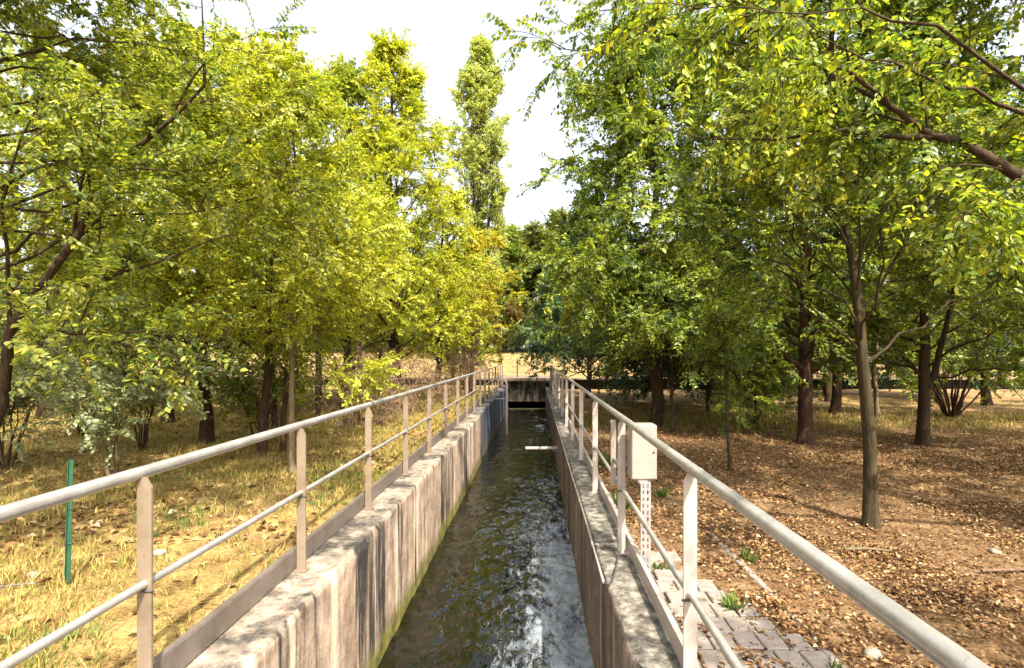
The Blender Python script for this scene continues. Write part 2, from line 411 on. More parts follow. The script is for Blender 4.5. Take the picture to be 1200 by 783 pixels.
def make_tree_meshes(seed, H, r0, cb, prof, n_limb=30, n_sub=7, n_twig=8, n_leaf=23, leaf=.09, up=.35, lean=(0, 0), wob=.12,
                     twig_len=.45, droop=.25, hole=-.9, hole_f=1.6, sub_len=.42, wide=.55, extra=(), top=.97, sides=9, six=True,
                     limb_r=.3, shell=(.55, 1.06), trunk=True, leafm='leaf_mid', barkm='bark', arch=.12, leaf_dir=None, limb_sag=0.0, clear=None):
    """prof: [(height fraction, crown radius in m)]; returns (wood mesh, leaf mesh)"""
    rng = np.random.RandomState(seed)
    V = []; Q = []; off = 0
    def put(v, q):
        nonlocal off
        V.append(v); Q.append(q + off); off += len(v)
    ph = np.array([p[0] for p in prof]); pr = np.array([p[1] for p in prof])
    K = 16
    t = np.linspace(0, 1, K)
    w = np.cumsum(rng.normal(0, wob / 4, (K, 2)), 0) * H / 8; w -= w[0]
    TR = np.stack([lean[0] * t ** 1.2 + w[:, 0], lean[1] * t ** 1.2 + w[:, 1], t * H * top], 1)
    TRr = r0 * ((1 - t) ** .85 * .93 + .07) * (1 + .55 * np.exp(-t * H / .16))
    limbs = []
    if trunk:
        tt = np.concatenate([[0, .012, .03], t[1:]])
        trp, _ = sample(TR[None], tt[None]); rr = np.interp(tt, t, r0 * ((1 - t) ** .85 * .93 + .07)) * (1 + .5 * np.exp(-tt * H / .14))
        trp[0, 0, 2] -= .08
        v, q = tubes(trp, rr[None], 14)
        ang = np.tile(np.arange(14), len(tt)) * 2 * math.pi / 14
        v = v.copy()
        c = np.repeat(trp[0], 14, 0)
        bump = 1 + .09 * np.sin(ang * 3 + np.repeat(tt * 9, 14) + seed) + rng.normal(0, .03, len(v))
        v = c + (v - c) * bump[:, None]
        put(v, q)
    KL = 9
    if n_limb:
        u = (np.arange(n_limb) + rng.rand(n_limb) * .8) / n_limb
        t0 = cb + (1 - cb) * u * .97
        az = np.arange(n_limb) * GOLD + rng.normal(0, .35, n_limb)
        P0, _ = sample(TR[None], (t0)[None]); P0 = P0[0]
        t1 = np.clip(t0 + up * (1 - t0) * rng.uniform(.5, 1.15, n_limb) - limb_sag * (1 - u) ** 2 * rng.uniform(.3, 1, n_limb), .1, .985)
        R1 = np.interp(t1, ph, pr) * rng.uniform(*shell, n_limb)
        C1, _ = sample(TR[None], t1[None]); C1 = C1[0]
        P2 = np.stack([C1[:, 0] + R1 * np.cos(az), C1[:, 1] + R1 * np.sin(az), t1 * H * top], 1)
        P1 = P0 * .5 + P2 * .5; P1[:, 2] += arch * np.linalg.norm(P2 - P0, axis=1); P1 += rng.normal(0, .08, P1.shape)
        L = bez(P0, P1, P2, KL)
        L[:, 1:-1] += rng.normal(0, .035, (n_limb, KL - 2, 3)) * np.linalg.norm(P2 - P0, axis=1)[:, None, None] * .6
        rl = np.interp(t0, t, TRr) * limb_r
        rl = np.minimum(rl, .022 * np.linalg.norm(P2 - P0, axis=1) + .012)
        limbs.append((L, rl))
    for (pts, rad) in extra:
        pts = np.array(pts, float)
        s = np.linspace(0, 1, KL)[None]
        L, _ = sample(pts[None], s)
        L = L.copy(); L[:, 1:-1] += rng.normal(0, .02, (1, KL - 2, 3))
        limbs.append((L, np.array([rad])))
    LP = np.concatenate([a for a, _ in limbs]); LR = np.concatenate([b for _, b in limbs])
    k = np.linspace(0, 1, KL)
    v, q = tubes(LP, LR[:, None] * (1 - .8 * k)[None], sides if sides > 5 else 5); put(v, q)
    NL = len(LP); llen = np.linalg.norm(LP[:, -1] - LP[:, 0], axis=1)
    # secondary branches
    s = rng.uniform(.22, 1.0, (NL, n_sub)); s[:, 0] = 1.0
    P0, T = sample(LP, s)
    rnd = nrm(rng.normal(size=P0.shape))
    D = nrm(T * .75 + rnd * wide + np.array([0, 0, .08]))
    base = np.clip(llen, .5, 3.2)[:, None] * sub_len
    sl = base * rng.uniform(.55, 1.2, s.shape) * (1.15 - .45 * s)
    P0 = P0.reshape(-1, 3); D = D.reshape(-1, 3); sl = sl.reshape(-1)
    P2 = P0 + D * sl[:, None]; P2[:, 2] -= droop * .3 * sl
    P1 = P0 + D * sl[:, None] * .5; P1[:, 2] += .1 * sl
    keep = np.ones(len(P0), bool)
    SP = bez(P0, P1, P2, 6)
    SR = np.repeat(LR, n_sub) * .25
    SR = np.clip(SR, .004, .014)
    if hole > -5:
        keep = hole_noise(P2, hole_f, seed) > hole
    if clear is not None:
        keep &= ~clear(P2)
    SP = SP[keep]; SR = SR[keep]; sl = sl[keep]
    v, q = tubes(SP, SR[:, None] * np.linspace(1, .35, 6)[None], 5); put(v, q)
    # twigs
    s = rng.uniform(.12, 1.0, (len(SP), n_twig)); s[:, 0] = .98
    P0, T = sample(SP, s)
    D = nrm(T * .7 + nrm(rng.normal(size=P0.shape)) * .75 + np.array([0, 0, -droop * .5]))
    P0 = P0.reshape(-1, 3); D = D.reshape(-1, 3)
    tl = twig_len * rng.uniform(.55, 1.35, len(P0))
    P2 = P0 + D * tl[:, None]; P2[:, 2] -= droop * tl * .45
    P1 = P0 + D * tl[:, None] * .5
    TP = bez(P0, P1, P2, 4)
    v, q = tubes(TP, np.broadcast_to(np.array([.0045, .004, .003, .0015]) * max(1, leaf / .08), (len(TP), 4)), 3); put(v, q)
    # leaves in sprays
    s = (np.arange(n_leaf)[None] + rng.rand(len(TP), n_leaf)) / n_leaf; s = .1 + .9 * s
    P, T = sample(TP, s)
    sgn = np.where(np.arange(n_leaf) % 2 == 0, 1., -1.)[None, :, None]
    pl = nrm(rng.normal(size=(len(TP), 1, 3)) * .5 + np.array([0, 0, 1.]))
    side = nrm(np.cross(T, np.broadcast_to(pl, T.shape)))
    D = T * .5 + side * sgn * .85 + rng.normal(0, .22, T.shape) + np.array([0, 0, -droop * .8])
    Nn = np.broadcast_to(pl, T.shape) + rng.normal(0, .3, T.shape)
    P = P.reshape(-1, 3); D = D.reshape(-1, 3); Nn = Nn.reshape(-1, 3)
    P = P + rng.normal(0, leaf * .18, P.shape)
    Ls = leaf * 1.06 * rng.uniform(.45, 1.35, len(P)); Ws = Ls * rng.uniform(.42, .68, len(P))
    wood = mesh_np('wood', np.concatenate(V), np.concatenate(Q), M[barkm], True)
    lm = leaf_mesh(P, D, Nn, Ls, Ws, M[leafm], 'leaves', six=six)
    return wood, lm

def plant_tree(name, cat, label, x, y, z, meshes, rz=0, group=None, wood_name='trunk', leaf_name='crown', scale=(1, 1, 1)):
    t = thing(name, label, cat, (x, y, z), rz, group)
    t.scale = scale
    link(wood_name, meshes[0], t); link(leaf_name, meshes[1], t)
    return t

# ------------------------------------------------------------------ ground
ZC = 1.67
CH_L, CH_R = -1.54, .56          # inner faces of the two channel walls
WT_L, WT_R = -1.99, .97          # outer faces
WATER_Z = -1.36
RZ = -.13                        # top of the right wall

def gh(x, y):
    x = np.asarray(x, float); y = np.asarray(y, float)
    und = (fbm(x * .35 + 50, y * .35 + 50, 5, 3) - .5) * .14 + (fbm(x * 1.7 + 90, y * 1.7 + 90, 8, 3) - .5) * .05
    left = np.clip((-1.4 - x) / 2.5, 0, 1)
    zl = -.03; zr = -.27
    z = np.where(x < -.5, zl, zr) + und * np.clip((np.abs(x + .5) - 1.5) / 1.2, 0.12, 1)
    s = np.clip((y - 30) / .25, 0, 1)
    far = .34 + 2.1 * np.clip((y - 34) / 30, 0, 1) ** 1.1 + und * np.clip((y - 31) / 6, 0, 1)
    return z * (1 - s) + far * s

def build_ground():
    xs = np.concatenate([[-2500, -900, -300, -130, -80], np.arange(-60, -26, 2), np.arange(-26, -2.2, .3), [WT_L + .02],
                         [CH_R + .3], np.arange(1.2, 26, .3), np.arange(26, 61, 2), [80, 130, 300, 900, 2500]])
    ys = np.concatenate([[-300, -80, -30, -16, -8, -4], np.arange(-2, 29.9, .3), [29.95, 30.25], np.arange(31, 72, .8), [75, 85, 110, 180, 400, 1000, 2800]])
    X, Y = np.meshgrid(xs, ys, indexing='ij')
    Z = gh(X, Y)
    V = np.stack([X, Y, Z], -1).reshape(-1, 3)
    ny = len(ys); idx = np.arange(len(xs) * ny).reshape(len(xs), ny)
    Q = np.stack([idx[:-1, :-1], idx[1:, :-1], idx[1:, 1:], idx[:-1, 1:]], -1)
    cx = (X[:-1, :-1] + X[1:, 1:]) / 2; cy = (Y[:-1, :-1] + Y[1:, 1:]) / 2
    hole = (cx > WT_L) & (cx < CH_R + .3) & (cy < 33.5) & (cy > -30)
    Q = Q[~hole].reshape(-1, 4)
    tag(link('ground', mesh_np('ground', V, Q, M['ground'], True)), kind='structure')
build_ground()

# channel bed
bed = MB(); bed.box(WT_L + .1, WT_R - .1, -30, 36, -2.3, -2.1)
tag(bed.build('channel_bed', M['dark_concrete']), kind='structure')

# water surface with real ripples
def build_water():
    xs = np.arange(CH_L - .25, CH_R + .11, .028); ys = np.concatenate([np.arange(-6, 0, .12), np.arange(0, 12, .03), np.arange(12, 35.9, .07)])
    X, Y = np.meshgrid(xs, ys, indexing='ij')
    turb = np.clip(.4 + .6 * np.clip((X + .9) / 1.1, 0, 1), 0, 1) * (.5 + .5 * np.clip((14 - Y) / 10, 0, 1))
    wx = X + .25 * (fbm(X * 1.5, Y * .8, 31, 3) - .5); wy = Y + .5 * (fbm(X * 2, Y * 1.1 + 9, 33, 3) - .5)
    h = (fbm(wx * 4.6 + 40, wy * 4.4 + 40, 11, 2) - .5) * .1 + (fbm(wx * 1.6 + 7, wy * 1.6 + 60, 21, 2) - .5) * .11
    h += (np.abs(fbm(wx * 6 + 3, wy * 4.4 + 14, 41, 3) - .5) * -.10 + .02)
    Z = WATER_Z + h * turb
    V = np.stack([X, Y, Z], -1).reshape(-1, 3)
    ny = len(ys); idx = np.arange(X.size).reshape(X.shape)
    Q = np.stack([idx[:-1, :-1], idx[1:, :-1], idx[1:, 1:], idx[:-1, 1:]], -1).reshape(-1, 4)
    me = mesh_np('water', V, Q, M['water'], True)
    foam_glint = np.clip((X + .75) / 1.0, 0, 1) * np.clip((17 - Y) / 9, 0, 1) * (.55 + .7 * fbm((X * .8 + Y * .6) * 1.3 + 5, (Y * .8 - X * .6) * .9 + 8, 61, 3))  # foam, spread further down the channel as painted sky glint
    foam_glint += .9 * np.exp(-(((X - .15) / .3) ** 2 + ((Y - 22.5) / .8) ** 2))
    c_, s_ = math.cos(.6), math.sin(.6)
    foam_glint *= .55 + .9 * fbm((X * c_ - Y * s_) * 2.3 + 20, (X * s_ + Y * c_) * 1.7 + 20, 67, 3)
    foam_glint = np.clip(foam_glint, 0, .95)
    foam_glint -= .25 * np.clip((-.6 - X) / .5, 0, 1)
    a = me.attributes.new('foam_glint', 'FLOAT', 'POINT'); a.data.foreach_set('value', foam_glint.astype(np.float32).ravel())
    tag(link('water', me), kind='structure')
build_water()

# ------------------------------------------------------------------ channel walls
def extrude_profile(prof, ys, rough, seed, mat, name, zmin_rough=-.2):
    prof = np.array(prof, float); K = len(prof)
    P = np.zeros((len(ys), K, 3)); P[:, :, 0] = prof[None, :, 0]; P[:, :, 2] = prof[None, :, 1]; P[:, :, 1] = np.asarray(ys)[:, None]
    for k in range(K):
        amt = rough * prof[k, 2]
        P[:, k, 0] += (fbm(ys * 3.1 + k * 7, ys * 0 + k, seed, 4) - .5) * amt * 2
        P[:, k, 2] += (fbm(ys * 2.3 + k * 5 + 50, ys * 0 + k, seed + 9, 4) - .5) * amt * 2 * (prof[k, 1] > zmin_rough)
    idx = np.arange(len(ys) * K).reshape(len(ys), K)
    Q = np.stack([idx[:-1, :-1], idx[:-1, 1:], idx[1:, 1:], idx[1:, :-1]], -1).reshape(-1, 4)
    V = P.reshape(-1, 3)
    ends = []
    for base in (0, (len(ys) - 1) * K):
        f = [base, base + K // 3, base + 2 * K // 3, base + K - 1]
        ends.append(f)
    Q = np.concatenate([Q, np.array(ends)])
    return mesh_np(name, V, Q, mat, False)

def wall_profile(xi, xo, top):
    s = 1 if xi > xo else -1    # +1: face looks to +x (left wall)
    pr = [(xi, -2.2, 0), (xi, -1.7, 0)]
    for z in np.linspace(-1.5, top - .12, 7): pr.append((xi, z, .06))
    pr += [(xi, top - .05, .35), (xi - s * .006, top - .018, 1.0), (xi - s * .022, top, 1.0), (xi - s * .09, top + .002, .7)]
    for f in (.4, .6, .8): pr.append((xi + (xo - xi) * f, top, .35))
    pr += [(xo + s * .01, top, .2), (xo, top - .02, .2), (xo, -2.2, 0)]
    return pr

ys = np.arange(-6, 15.05, .045)
t = thing('channel_wall', 'sunlit pale concrete channel wall with black vertical streaks and mossy waterline', 'wall')
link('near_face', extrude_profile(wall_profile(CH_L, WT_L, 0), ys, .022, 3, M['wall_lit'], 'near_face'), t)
o = link('far_face', extrude_profile(wall_profile(CH_L - .05, WT_L, -.01), np.arange(15.06, 35.0, .12), .012, 5, M['wall_dark'], 'far_face'), t)
o['label'] = 'dark blue grey far stretch of wall'
t = thing('channel_wall', 'shaded brown concrete channel wall with lichen on its top', 'wall')
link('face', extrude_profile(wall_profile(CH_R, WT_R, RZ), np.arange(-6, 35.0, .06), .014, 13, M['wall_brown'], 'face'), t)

# ------------------------------------------------------------------ railings
def railing(name, label, xp, ys_posts, z_base, z_rail, z_mid, rail_r, mid_r, xr, plate_x, plate_z, y_end, pm, side, tm='steel_tube'):
    t = thing(name, label, 'railing')
    y0 = ys_posts[0] - .9
    MB().tube([(xr, y, z_rail) for y in np.linspace(y0, y_end, 40)], rail_r, 16).build('handrail', M[tm], t)
    MB().tube([(xp + .0, y, z_mid) for y in np.linspace(y0, y_end, 40)], mid_r, 12).build('mid_rail', M[tm], t)
    # toe plate with a folded top lip
    a, b = plate_x
    m = MB(); m.box(min(a, b), max(a, b), y0, y_end, plate_z[0], plate_z[1])
    lip = .035 * side
    m.box(min(a, a + lip), max(a, a + lip), y0, y_end, plate_z[1] + .0005, plate_z[1] + .0055)
    m.build('toe_plate', M['steel_grey'] if side < 0 else M[pm], t)
    for y in ys_posts:
        p = MB(); w = .034
        # flat bar, upper inner corner cut to meet the tube
        zt = z_rail - rail_r * .55
        v = [(xp - w, y - .006, z_base), (xp + w, y - .006, z_base), (xp + w, y - .006, zt - .05), (xp + w * .2, y - .006, zt), (xp - w, y - .006, zt),
             (xp - w, y + .006, z_base), (xp + w, y + .006, z_base), (xp + w, y + .006, zt - .05), (xp + w * .2, y + .006, zt), (xp - w, y + .006, zt)]
        if side > 0:
            v = [(2 * xp - a_, b_, c_) for a_, b_, c_ in v]
        q = [(0, 1, 2, 3), (0, 3, 4, 4), (5, 8, 7, 6), (5, 9, 8, 8), (0, 5, 6, 1), (1, 6, 7, 2), (2, 7, 8, 3), (3, 8, 9, 4), (4, 9, 5, 0)]
        q = [f if len(set(f)) == 4 else None for f in q]
        q = [f for f in q if f] + [(0, 3, 4, 10), (5, 11, 9, 8)]
        v += [(v[0][0], v[0][1], (v[0][2] + v[4][2]) / 2), (v[5][0], v[5][1], (v[5][2] + v[9][2]) / 2)]
        p.add(v, q)
        p.box(xp - .05, xp + .05, y - .035, y + .035, z_base - .002, z_base + .009)
        po = p.build('post', M[pm], t)
        b = MB(); b.tube([(xp - .045, y - .0085, z_mid - .03), (xp + .045, y - .0085, z_mid - .03)], .006, 6)
        b.build('bolt', M['dark_iron'], po)
    return t

left_ys = [2.45 + 1.635 * k for k in range(-1, 17)]
railing('railing', 'grey galvanised railing with slim posts above the sunlit streaked wall', -1.81, left_ys, .006, 1.12, .61, .029, .019, -1.845,
        (-1.872, -1.866), (.012, .155), 29.6, 'steel_post', -1)
right_ys = [2.66 + 2.13 * k for k in range(-1, 13)]
railing('railing', 'cream grey steel railing with wide posts running beside the pale control box', .775, right_ys, RZ + .006, 1.10, .47, .028, .019, .782,
        (.838, .844), (RZ + .01, .0), 29.6, 'steel_post_pale', 1)

# ------------------------------------------------------------------ control box on its slotted post
t = thing('control_box', 'pale cream metal control box on a perforated steel post beside the right railing', 'control box', (.9, 4.5, -.27))
ox, oy, oz = .9, 4.5, -.27
def rel(m): m.v = [v - np.array([ox, oy, oz]) for v in m.v]; return m
bx0, bx1, by0, by1, bz0, bz1 = .812, 1.035, 4.52, 4.70, .60, 1.07
rel(MB().box(bx0, bx1, by0, by1, bz0, bz1, .008)).build('housing', M['box_paint'], t)
lid = rel(MB().box(bx0 + .008, bx1 - .008, by0 - .012, by0 - .001, bz0 + .012, bz1 - .012, .004)).build('door', M['box_paint'], t)
rel(MB().tube([(bx1 - .03, by0 - .020, .84), (bx1 - .03, by0 - .0125, .84)], .009, 8)).build('lock', M['dark_iron'], lid)
rel(MB().box(.715, .765, 5.05, 5.056, .43, 1.05, .002)).build('back_plate', M['box_paint'], t)
rel(MB().box(.758, .845, 4.80, 4.83, .66, .69).box(.735, .76, 4.81, 5.05, .66, .69)).build('bracket', M['slotted'], t)
# slotted angle: two flanges made of strips so that the slots are real holes
def slotted(x0, x1, y, z0, z1, pitch=.055):
    m = MB(); w = x1 - x0; n = int((z1 - z0) / pitch)
    cols = [(x0, x0 + w * .18), (x0 + w * .36, x0 + w * .64), (x0 + w * .82, x1)]
    for a, b in cols: m.box(a, b, y, y + .003, z0, z1)
    for c0, c1 in ((x0 + w * .18, x0 + w * .36), (x0 + w * .64, x0 + w * .82)):
        for k in range(n + 1):
            zz = z0 + k * (z1 - z0) / n
            m.box(c0, c1, y + .0002, y + .0028, max(z0, zz - .012), min(z1, zz + .012))
    return m
sp = slotted(.868, .948, 4.38, -.5, .615)
sp.box(.948, .951, 4.38, 4.44, -.5, .615)
rel(sp).build('slotted_post', M['slotted'], t)
rel(MB().box(.87, .95, 4.39, 4.66, .575, .598)).build('mounting_arm', M['slotted'], t)
pts = [(.93, 4.62, .58), (.925, 4.6, .4), (.93, 4.5, .1), (.955, 4.47, -.3)]
rel(MB().tube(bez(np.array([pts[0]]), np.array([pts[1]]), np.array([pts[3]]), 10)[0], .009, 8)).build('cable', M['cable'], t)

# conduit clipped along the right wall
t = thing('conduit_pipe', 'thin white conduit pipe clipped along the top edge of the brown wall', 'pipe', (0, 0, 0))
MB().tube([(CH_R - .024 + .003 * math.sin(y * 1.3), y, RZ + .012 + .003 * math.sin(y * 2.1)) for y in np.linspace(4.15, 29, 60)], .0115, 10).build('pipe', M['pvc'], t)
c0 = np.array([[CH_R - .024, 4.16, RZ + .014]]); c1 = np.array([[.56, 3.75, -.03]]); c2 = np.array([[.735, 4.72, RZ + .02]])
cab = bez(c0, c1, c2, 16)[0]
MB().tube(np.concatenate([cab, [(.738, 4.77, -.05), (.738, 4.775, .02)]]), .0065, 8).build('cable', M['cable'], t)
for y in np.arange(5, 29, 1.5):
    MB().box(CH_R - .037, CH_R - .010, y, y + .02, RZ - .012, RZ + .0265, .003).box(CH_R - .012, CH_R + .03, y, y + .02, RZ + .004, RZ + .0105).build('clip', M['pvc'], t)

# white arm standing out over the water
t = thing('sensor_arm', 'flat whitish board jutting out from the brown wall over the water', 'board', (CH_R, 13.6, -.72))
MB().box(-.83, .02, -.09, .09, -.025, .025, .008).build('board', M['pvc'], t)
MB().box(-.14, .0, -.05, .05, -.085, -.0255).box(-.02, .01, -.11, .11, -.14, .09).build('bracket', M['steel_grey'], t)

# pale pipe post at the far end of the left wall
t = thing('water_gauge_post', 'pale upright pole standing in the water near the channel end', 'pole', (-1.12, 20.3, WATER_Z))
MB().tube([(0, 0, -.8), (0, 0, .6), (0, 0, 1.9), (-.02, 0, 1.99), (-.12, 0, 2.06)], .052, 10).build('pole', M['steel_post_pale'], t)
for a, b in (((0, 0, 1.72), (-.46, 0, 1.52)), ((-.1, 0, 2.05), (-.62, .2, 2.12)), ((0, 0, 1.35), (-.46, 0, 1.34))):
    MB().tube([a, b], .018, 8).build('brace', M['pvc'], t)

# ------------------------------------------------------------------ bridge, retaining walls, far railing
t = thing('culvert_bridge', 'low concrete bridge closing the far end of the channel', 'bridge', (0, 0, 0))
MB().box(WT_L - .25, WT_R + .25, 29.45, 33.6, .2, .375, .02).build('deck', M['slab'], t)
MB().box(CH_L - .2, CH_R + .1, 30.05, 30.35, -.98, .199).build('headwall', M['headwall'], t)
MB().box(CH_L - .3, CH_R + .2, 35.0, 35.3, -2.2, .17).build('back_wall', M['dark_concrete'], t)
MB().box(CH_L - .04, CH_R, 29.3, 29.5, -1.9, WATER_Z + .06, .02).build('weir_sill', M['wall_brown'], t)

def retaining(label, x0, x1):
    t = thing('retaining_wall', label, 'wall')
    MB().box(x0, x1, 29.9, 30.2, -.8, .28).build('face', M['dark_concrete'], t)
    MB().box(x0, x1, 29.4, 30.3, .2805, .36, .015).build('coping', M['slab'], t)
retaining('long low dark retaining wall behind the left hand trees', -60, WT_L - .26)
retaining('long low dark retaining wall behind the shaded leaf strewn bank', WT_R + .26, 60)

t = thing('wire_fence', 'low green wire fence with thin posts along the far bank', 'fence', (0, 0, 0))
for x in (-1.1, 1.7, 4.3, 7.2, 10.4, 14, 18):
    z = .36
    MB().box(x - .035, x + .035, 31.2, 31.27, z - .2, z + 1.12, .006).build('post', M['dark_iron'], t)
for zz in (.95, .62, .3):
    m = MB()
    m.tube([(x, 31.19 , .36 + zz + .02 * math.sin(x * 2.2)) for x in np.linspace(-1.4, 18, 60)], .011, 6); m.build('rail', M['dark_iron'], t)

# ------------------------------------------------------------------ paving strip on the right bank
def pavers():
    rng = np.random.RandomState(4)
    t = thing('paved_strip', 'strip of worn grey stone pavers beside the right railing', 'paving')
    m = MB(); nx = 5
    for j in range(-6, 26):
        for i in range(nx):
            x0 = 1.0 + i * .165 + (.04 if j % 2 else 0); y0 = j * .215 + .0
            if y0 > 4.9 - i * .35 + rng.rand() * .5: continue
            z = float(gh(x0, y0)) + .028 + rng.uniform(-.005, .005)
            m.box(x0 + .004, x0 + .159, y0 + .004, y0 + .208, z - .06, z, .008)
    m.build('paver', M['paver'], t)
    for i in range(1):
        m = MB()
        for j in range(-4, 14):
            y0 = j * .42; z = float(gh(1.88, y0)) + .012
            m.box(1.875, 1.94, y0 + .006, y0 + .412, z - .1, z + rng.uniform(-.006, .006), .01)
        m.build('edging', M['paver'], t)
pavers()

# ------------------------------------------------------------------ trees
def P(px, py, Z):   # a point of the place seen at photo pixel px, py at depth Z
    return ((px - 628) / 620 * Z, Z, ZC - (py - 416) / 620 * Z)

def relp(pts, x, y, z): return [(a - x, b - y, c - z) for a, b, c in pts]

broad = lambda r: [(0, r * .3), (.15, r * .75), (.35, r), (.6, r * .95), (.8, r * .7), (.93, r * .4), (1, r * .1)]
low_broad = lambda r: [(0, r * .7), (.15, r * .95), (.4, r), (.7, r * .85), (.9, r * .5), (1, r * .12)]
cone = lambda r: [(0, r * .8), (.12, r), (.35, r * .97), (.6, r * .78), (.8, r * .5), (.93, r * .26), (1, r * .05)]
column = lambda r: [(0, r * .6), (.2, r), (.6, r), (.8, r * .75), (.93, r * .4), (1, r * .1)]

GL = 'trees on the left bank'; GR = 'trees on the right bank'; GF = 'trees along the far field'
def tree_at(name, cat, label, x, y, group, rz=0, **kw):
    z = float(gh(x, y)) - .02
    return plant_tree(name, cat, label, x, y, z, make_tree_meshes(**kw), rz, group)

# --- left bank, front row
x, y = -6.5, 6.0
ex = [(relp([(x, y, .0), P(3, 470, 5.9), P(14, 388, 5.8), P(40, 342, 5.7), P(87, 270, 5.6), P(117, 219, 5.5), P(163, 173, 5.4), P(205, 135, 5.3), P(240, 97, 5.25)], x, y, 0), .062),
      (relp([P(12, 390, 5.8), P(0, 250, 5.6), P(20, 180, 5.4), P(40, 100, 5.2)], x, y, 0), .022),
      (relp([P(87, 270, 5.6), P(95, 200, 5.2), P(120, 130, 5.0)], x, y, 0), .02),
      (relp([P(20, 380, 5.8), P(90, 390, 5.0), P(170, 385, 4.9)], x, y, 0), .03),
      (relp([P(40, 342, 5.8), P(110, 330, 5.1), P(220, 290, 5.2)], x, y, 0), .035)]
tree_at('leafy_tree', 'tree', 'large leaning tree at the left edge with a long diagonal limb over the grass', x, y, GL, seed=11, H=8.6, r0=.1, cb=.26,
        prof=low_broad(3.3), n_limb=62, n_sub=8, n_twig=9, n_leaf=36, leaf=0.0527, up=.35, leafm='leaf_mid', barkm='bark', extra=ex, hole=-.85, limb_sag=0.14, hole_f=1.9, lean=(.5, 0))
tree_at('leafy_tree', 'tree', 'bright yellow green tree with a thin pale trunk close behind the left railing', -3.45, 7.5, GL, seed=12, H=6.0, r0=.042, cb=.22,
        prof=cone(1.45), n_limb=34, n_sub=7, n_twig=8, n_leaf=36, leaf=0.0465, up=.4, leafm='leaf_yellow', barkm='bark_pale', hole=-1.1, limb_sag=0.25)
tree_at('leafy_tree', 'tree', 'yellow green tree with a reddish trunk beside the pale thin trunk', -4.65, 9.0, GL, seed=13, H=6.9, r0=.075, cb=.2,
        prof=broad(1.9), n_limb=34, n_sub=7, n_twig=8, n_leaf=34, leaf=0.0527, up=.4, leafm='leaf_yellow', barkm='bark_red', hole=-1.0, limb_sag=.24,
        extra=[([(.25, .2, 0), (.33, .1, .9), (.3, .2, 2.2), (.5, .1, 3.6)], .055)])
tree_at('leafy_tree', 'tree', 'tree with a flared dark reddish trunk in the dry grass below dense green leaves', -6.4, 10.3, GL, seed=14, H=8.4, r0=.12, cb=.17,
        prof=low_broad(2.4), n_limb=34, n_sub=7, n_twig=8, n_leaf=33, leaf=0.062, up=.35, leafm='leaf_mid', barkm='bark_red', hole=-.8, limb_sag=.24)
tree_at('leafy_tree', 'tree', 'tree with a short dark trunk standing apart far back in the left grass', -12.8, 13.8, GL, seed=15, H=10, r0=.15, cb=.14,
        prof=low_broad(3.0), n_limb=32, n_sub=7, n_twig=7, n_leaf=28, leaf=0.0806, up=.35, leafm='leaf_mid', barkm='bark', hole=-1.2, limb_sag=0.3, six=False)
# --- tall conical pair
tree_at('conical_tree', 'tree', 'tall pointed conical tree with yellowing tip left of the channel', -4.15, 16.0, GL, seed=16, H=11.7, r0=.14, cb=.13,
        prof=cone(2.15), n_limb=84, n_sub=6, n_twig=7, n_leaf=28, leaf=0.0775, up=.33, leafm='leaf_yellow', barkm='bark', hole=-1.2, limb_sag=0.12, hole_f=1.5, six=False)
tree_at('conical_tree', 'tree', 'narrow darker conical tree just left of the tall pointed one', -5.6, 15.4, GL, seed=17, H=10.6, r0=.12, cb=.14,
        prof=cone(1.5), n_limb=50, n_sub=6, n_twig=7, n_leaf=28, leaf=0.0744, up=.35, leafm='leaf_mid', barkm='bark', hole=-.7, limb_sag=0.1, hole_f=1.5, six=False)
tree_at('leafy_tree', 'tree', 'golden yellow tree at the foot of the poplar beside the channel', -2.75, 22.5, GL, seed=18, H=7.4, r0=.1, cb=.16,
        prof=low_broad(1.75), n_limb=34, n_sub=6, n_twig=7, n_leaf=28, leaf=0.0868, up=.4, leafm='leaf_gold', barkm='bark_red', hole=-.8, limb_sag=0.3, six=False)
tree_at('leafy_tree', 'tree', 'yellow green tree between the pointed tree and the golden one', -3.5, 19.3, GL, seed=19, H=8.1, r0=.1, cb=.14,
        prof=low_broad(1.75), n_limb=36, n_sub=6, n_twig=7, n_leaf=28, leaf=0.0806, up=.4, leafm='leaf_yellow', barkm='bark', hole=-.9, limb_sag=0.3, six=False)
tree_at('poplar_tree', 'poplar', 'very tall slender poplar rising against the white sky', -4.4, 42.0, None, seed=20, H=26.6, r0=.3, cb=.06,
        prof=[(0, 1.4), (.2, 2.5), (.55, 2.6), (.75, 2.0), (.9, 1.1), (1, .15)], n_limb=96, n_sub=7, n_twig=7, n_leaf=24, leaf=.17, up=.55, leafm='leaf_poplar', barkm='bark_olive', hole=-.62, hole_f=1.3, six=False,
        twig_len=.6, sub_len=.3, arch=-.12, droop=.1, wide=.4)

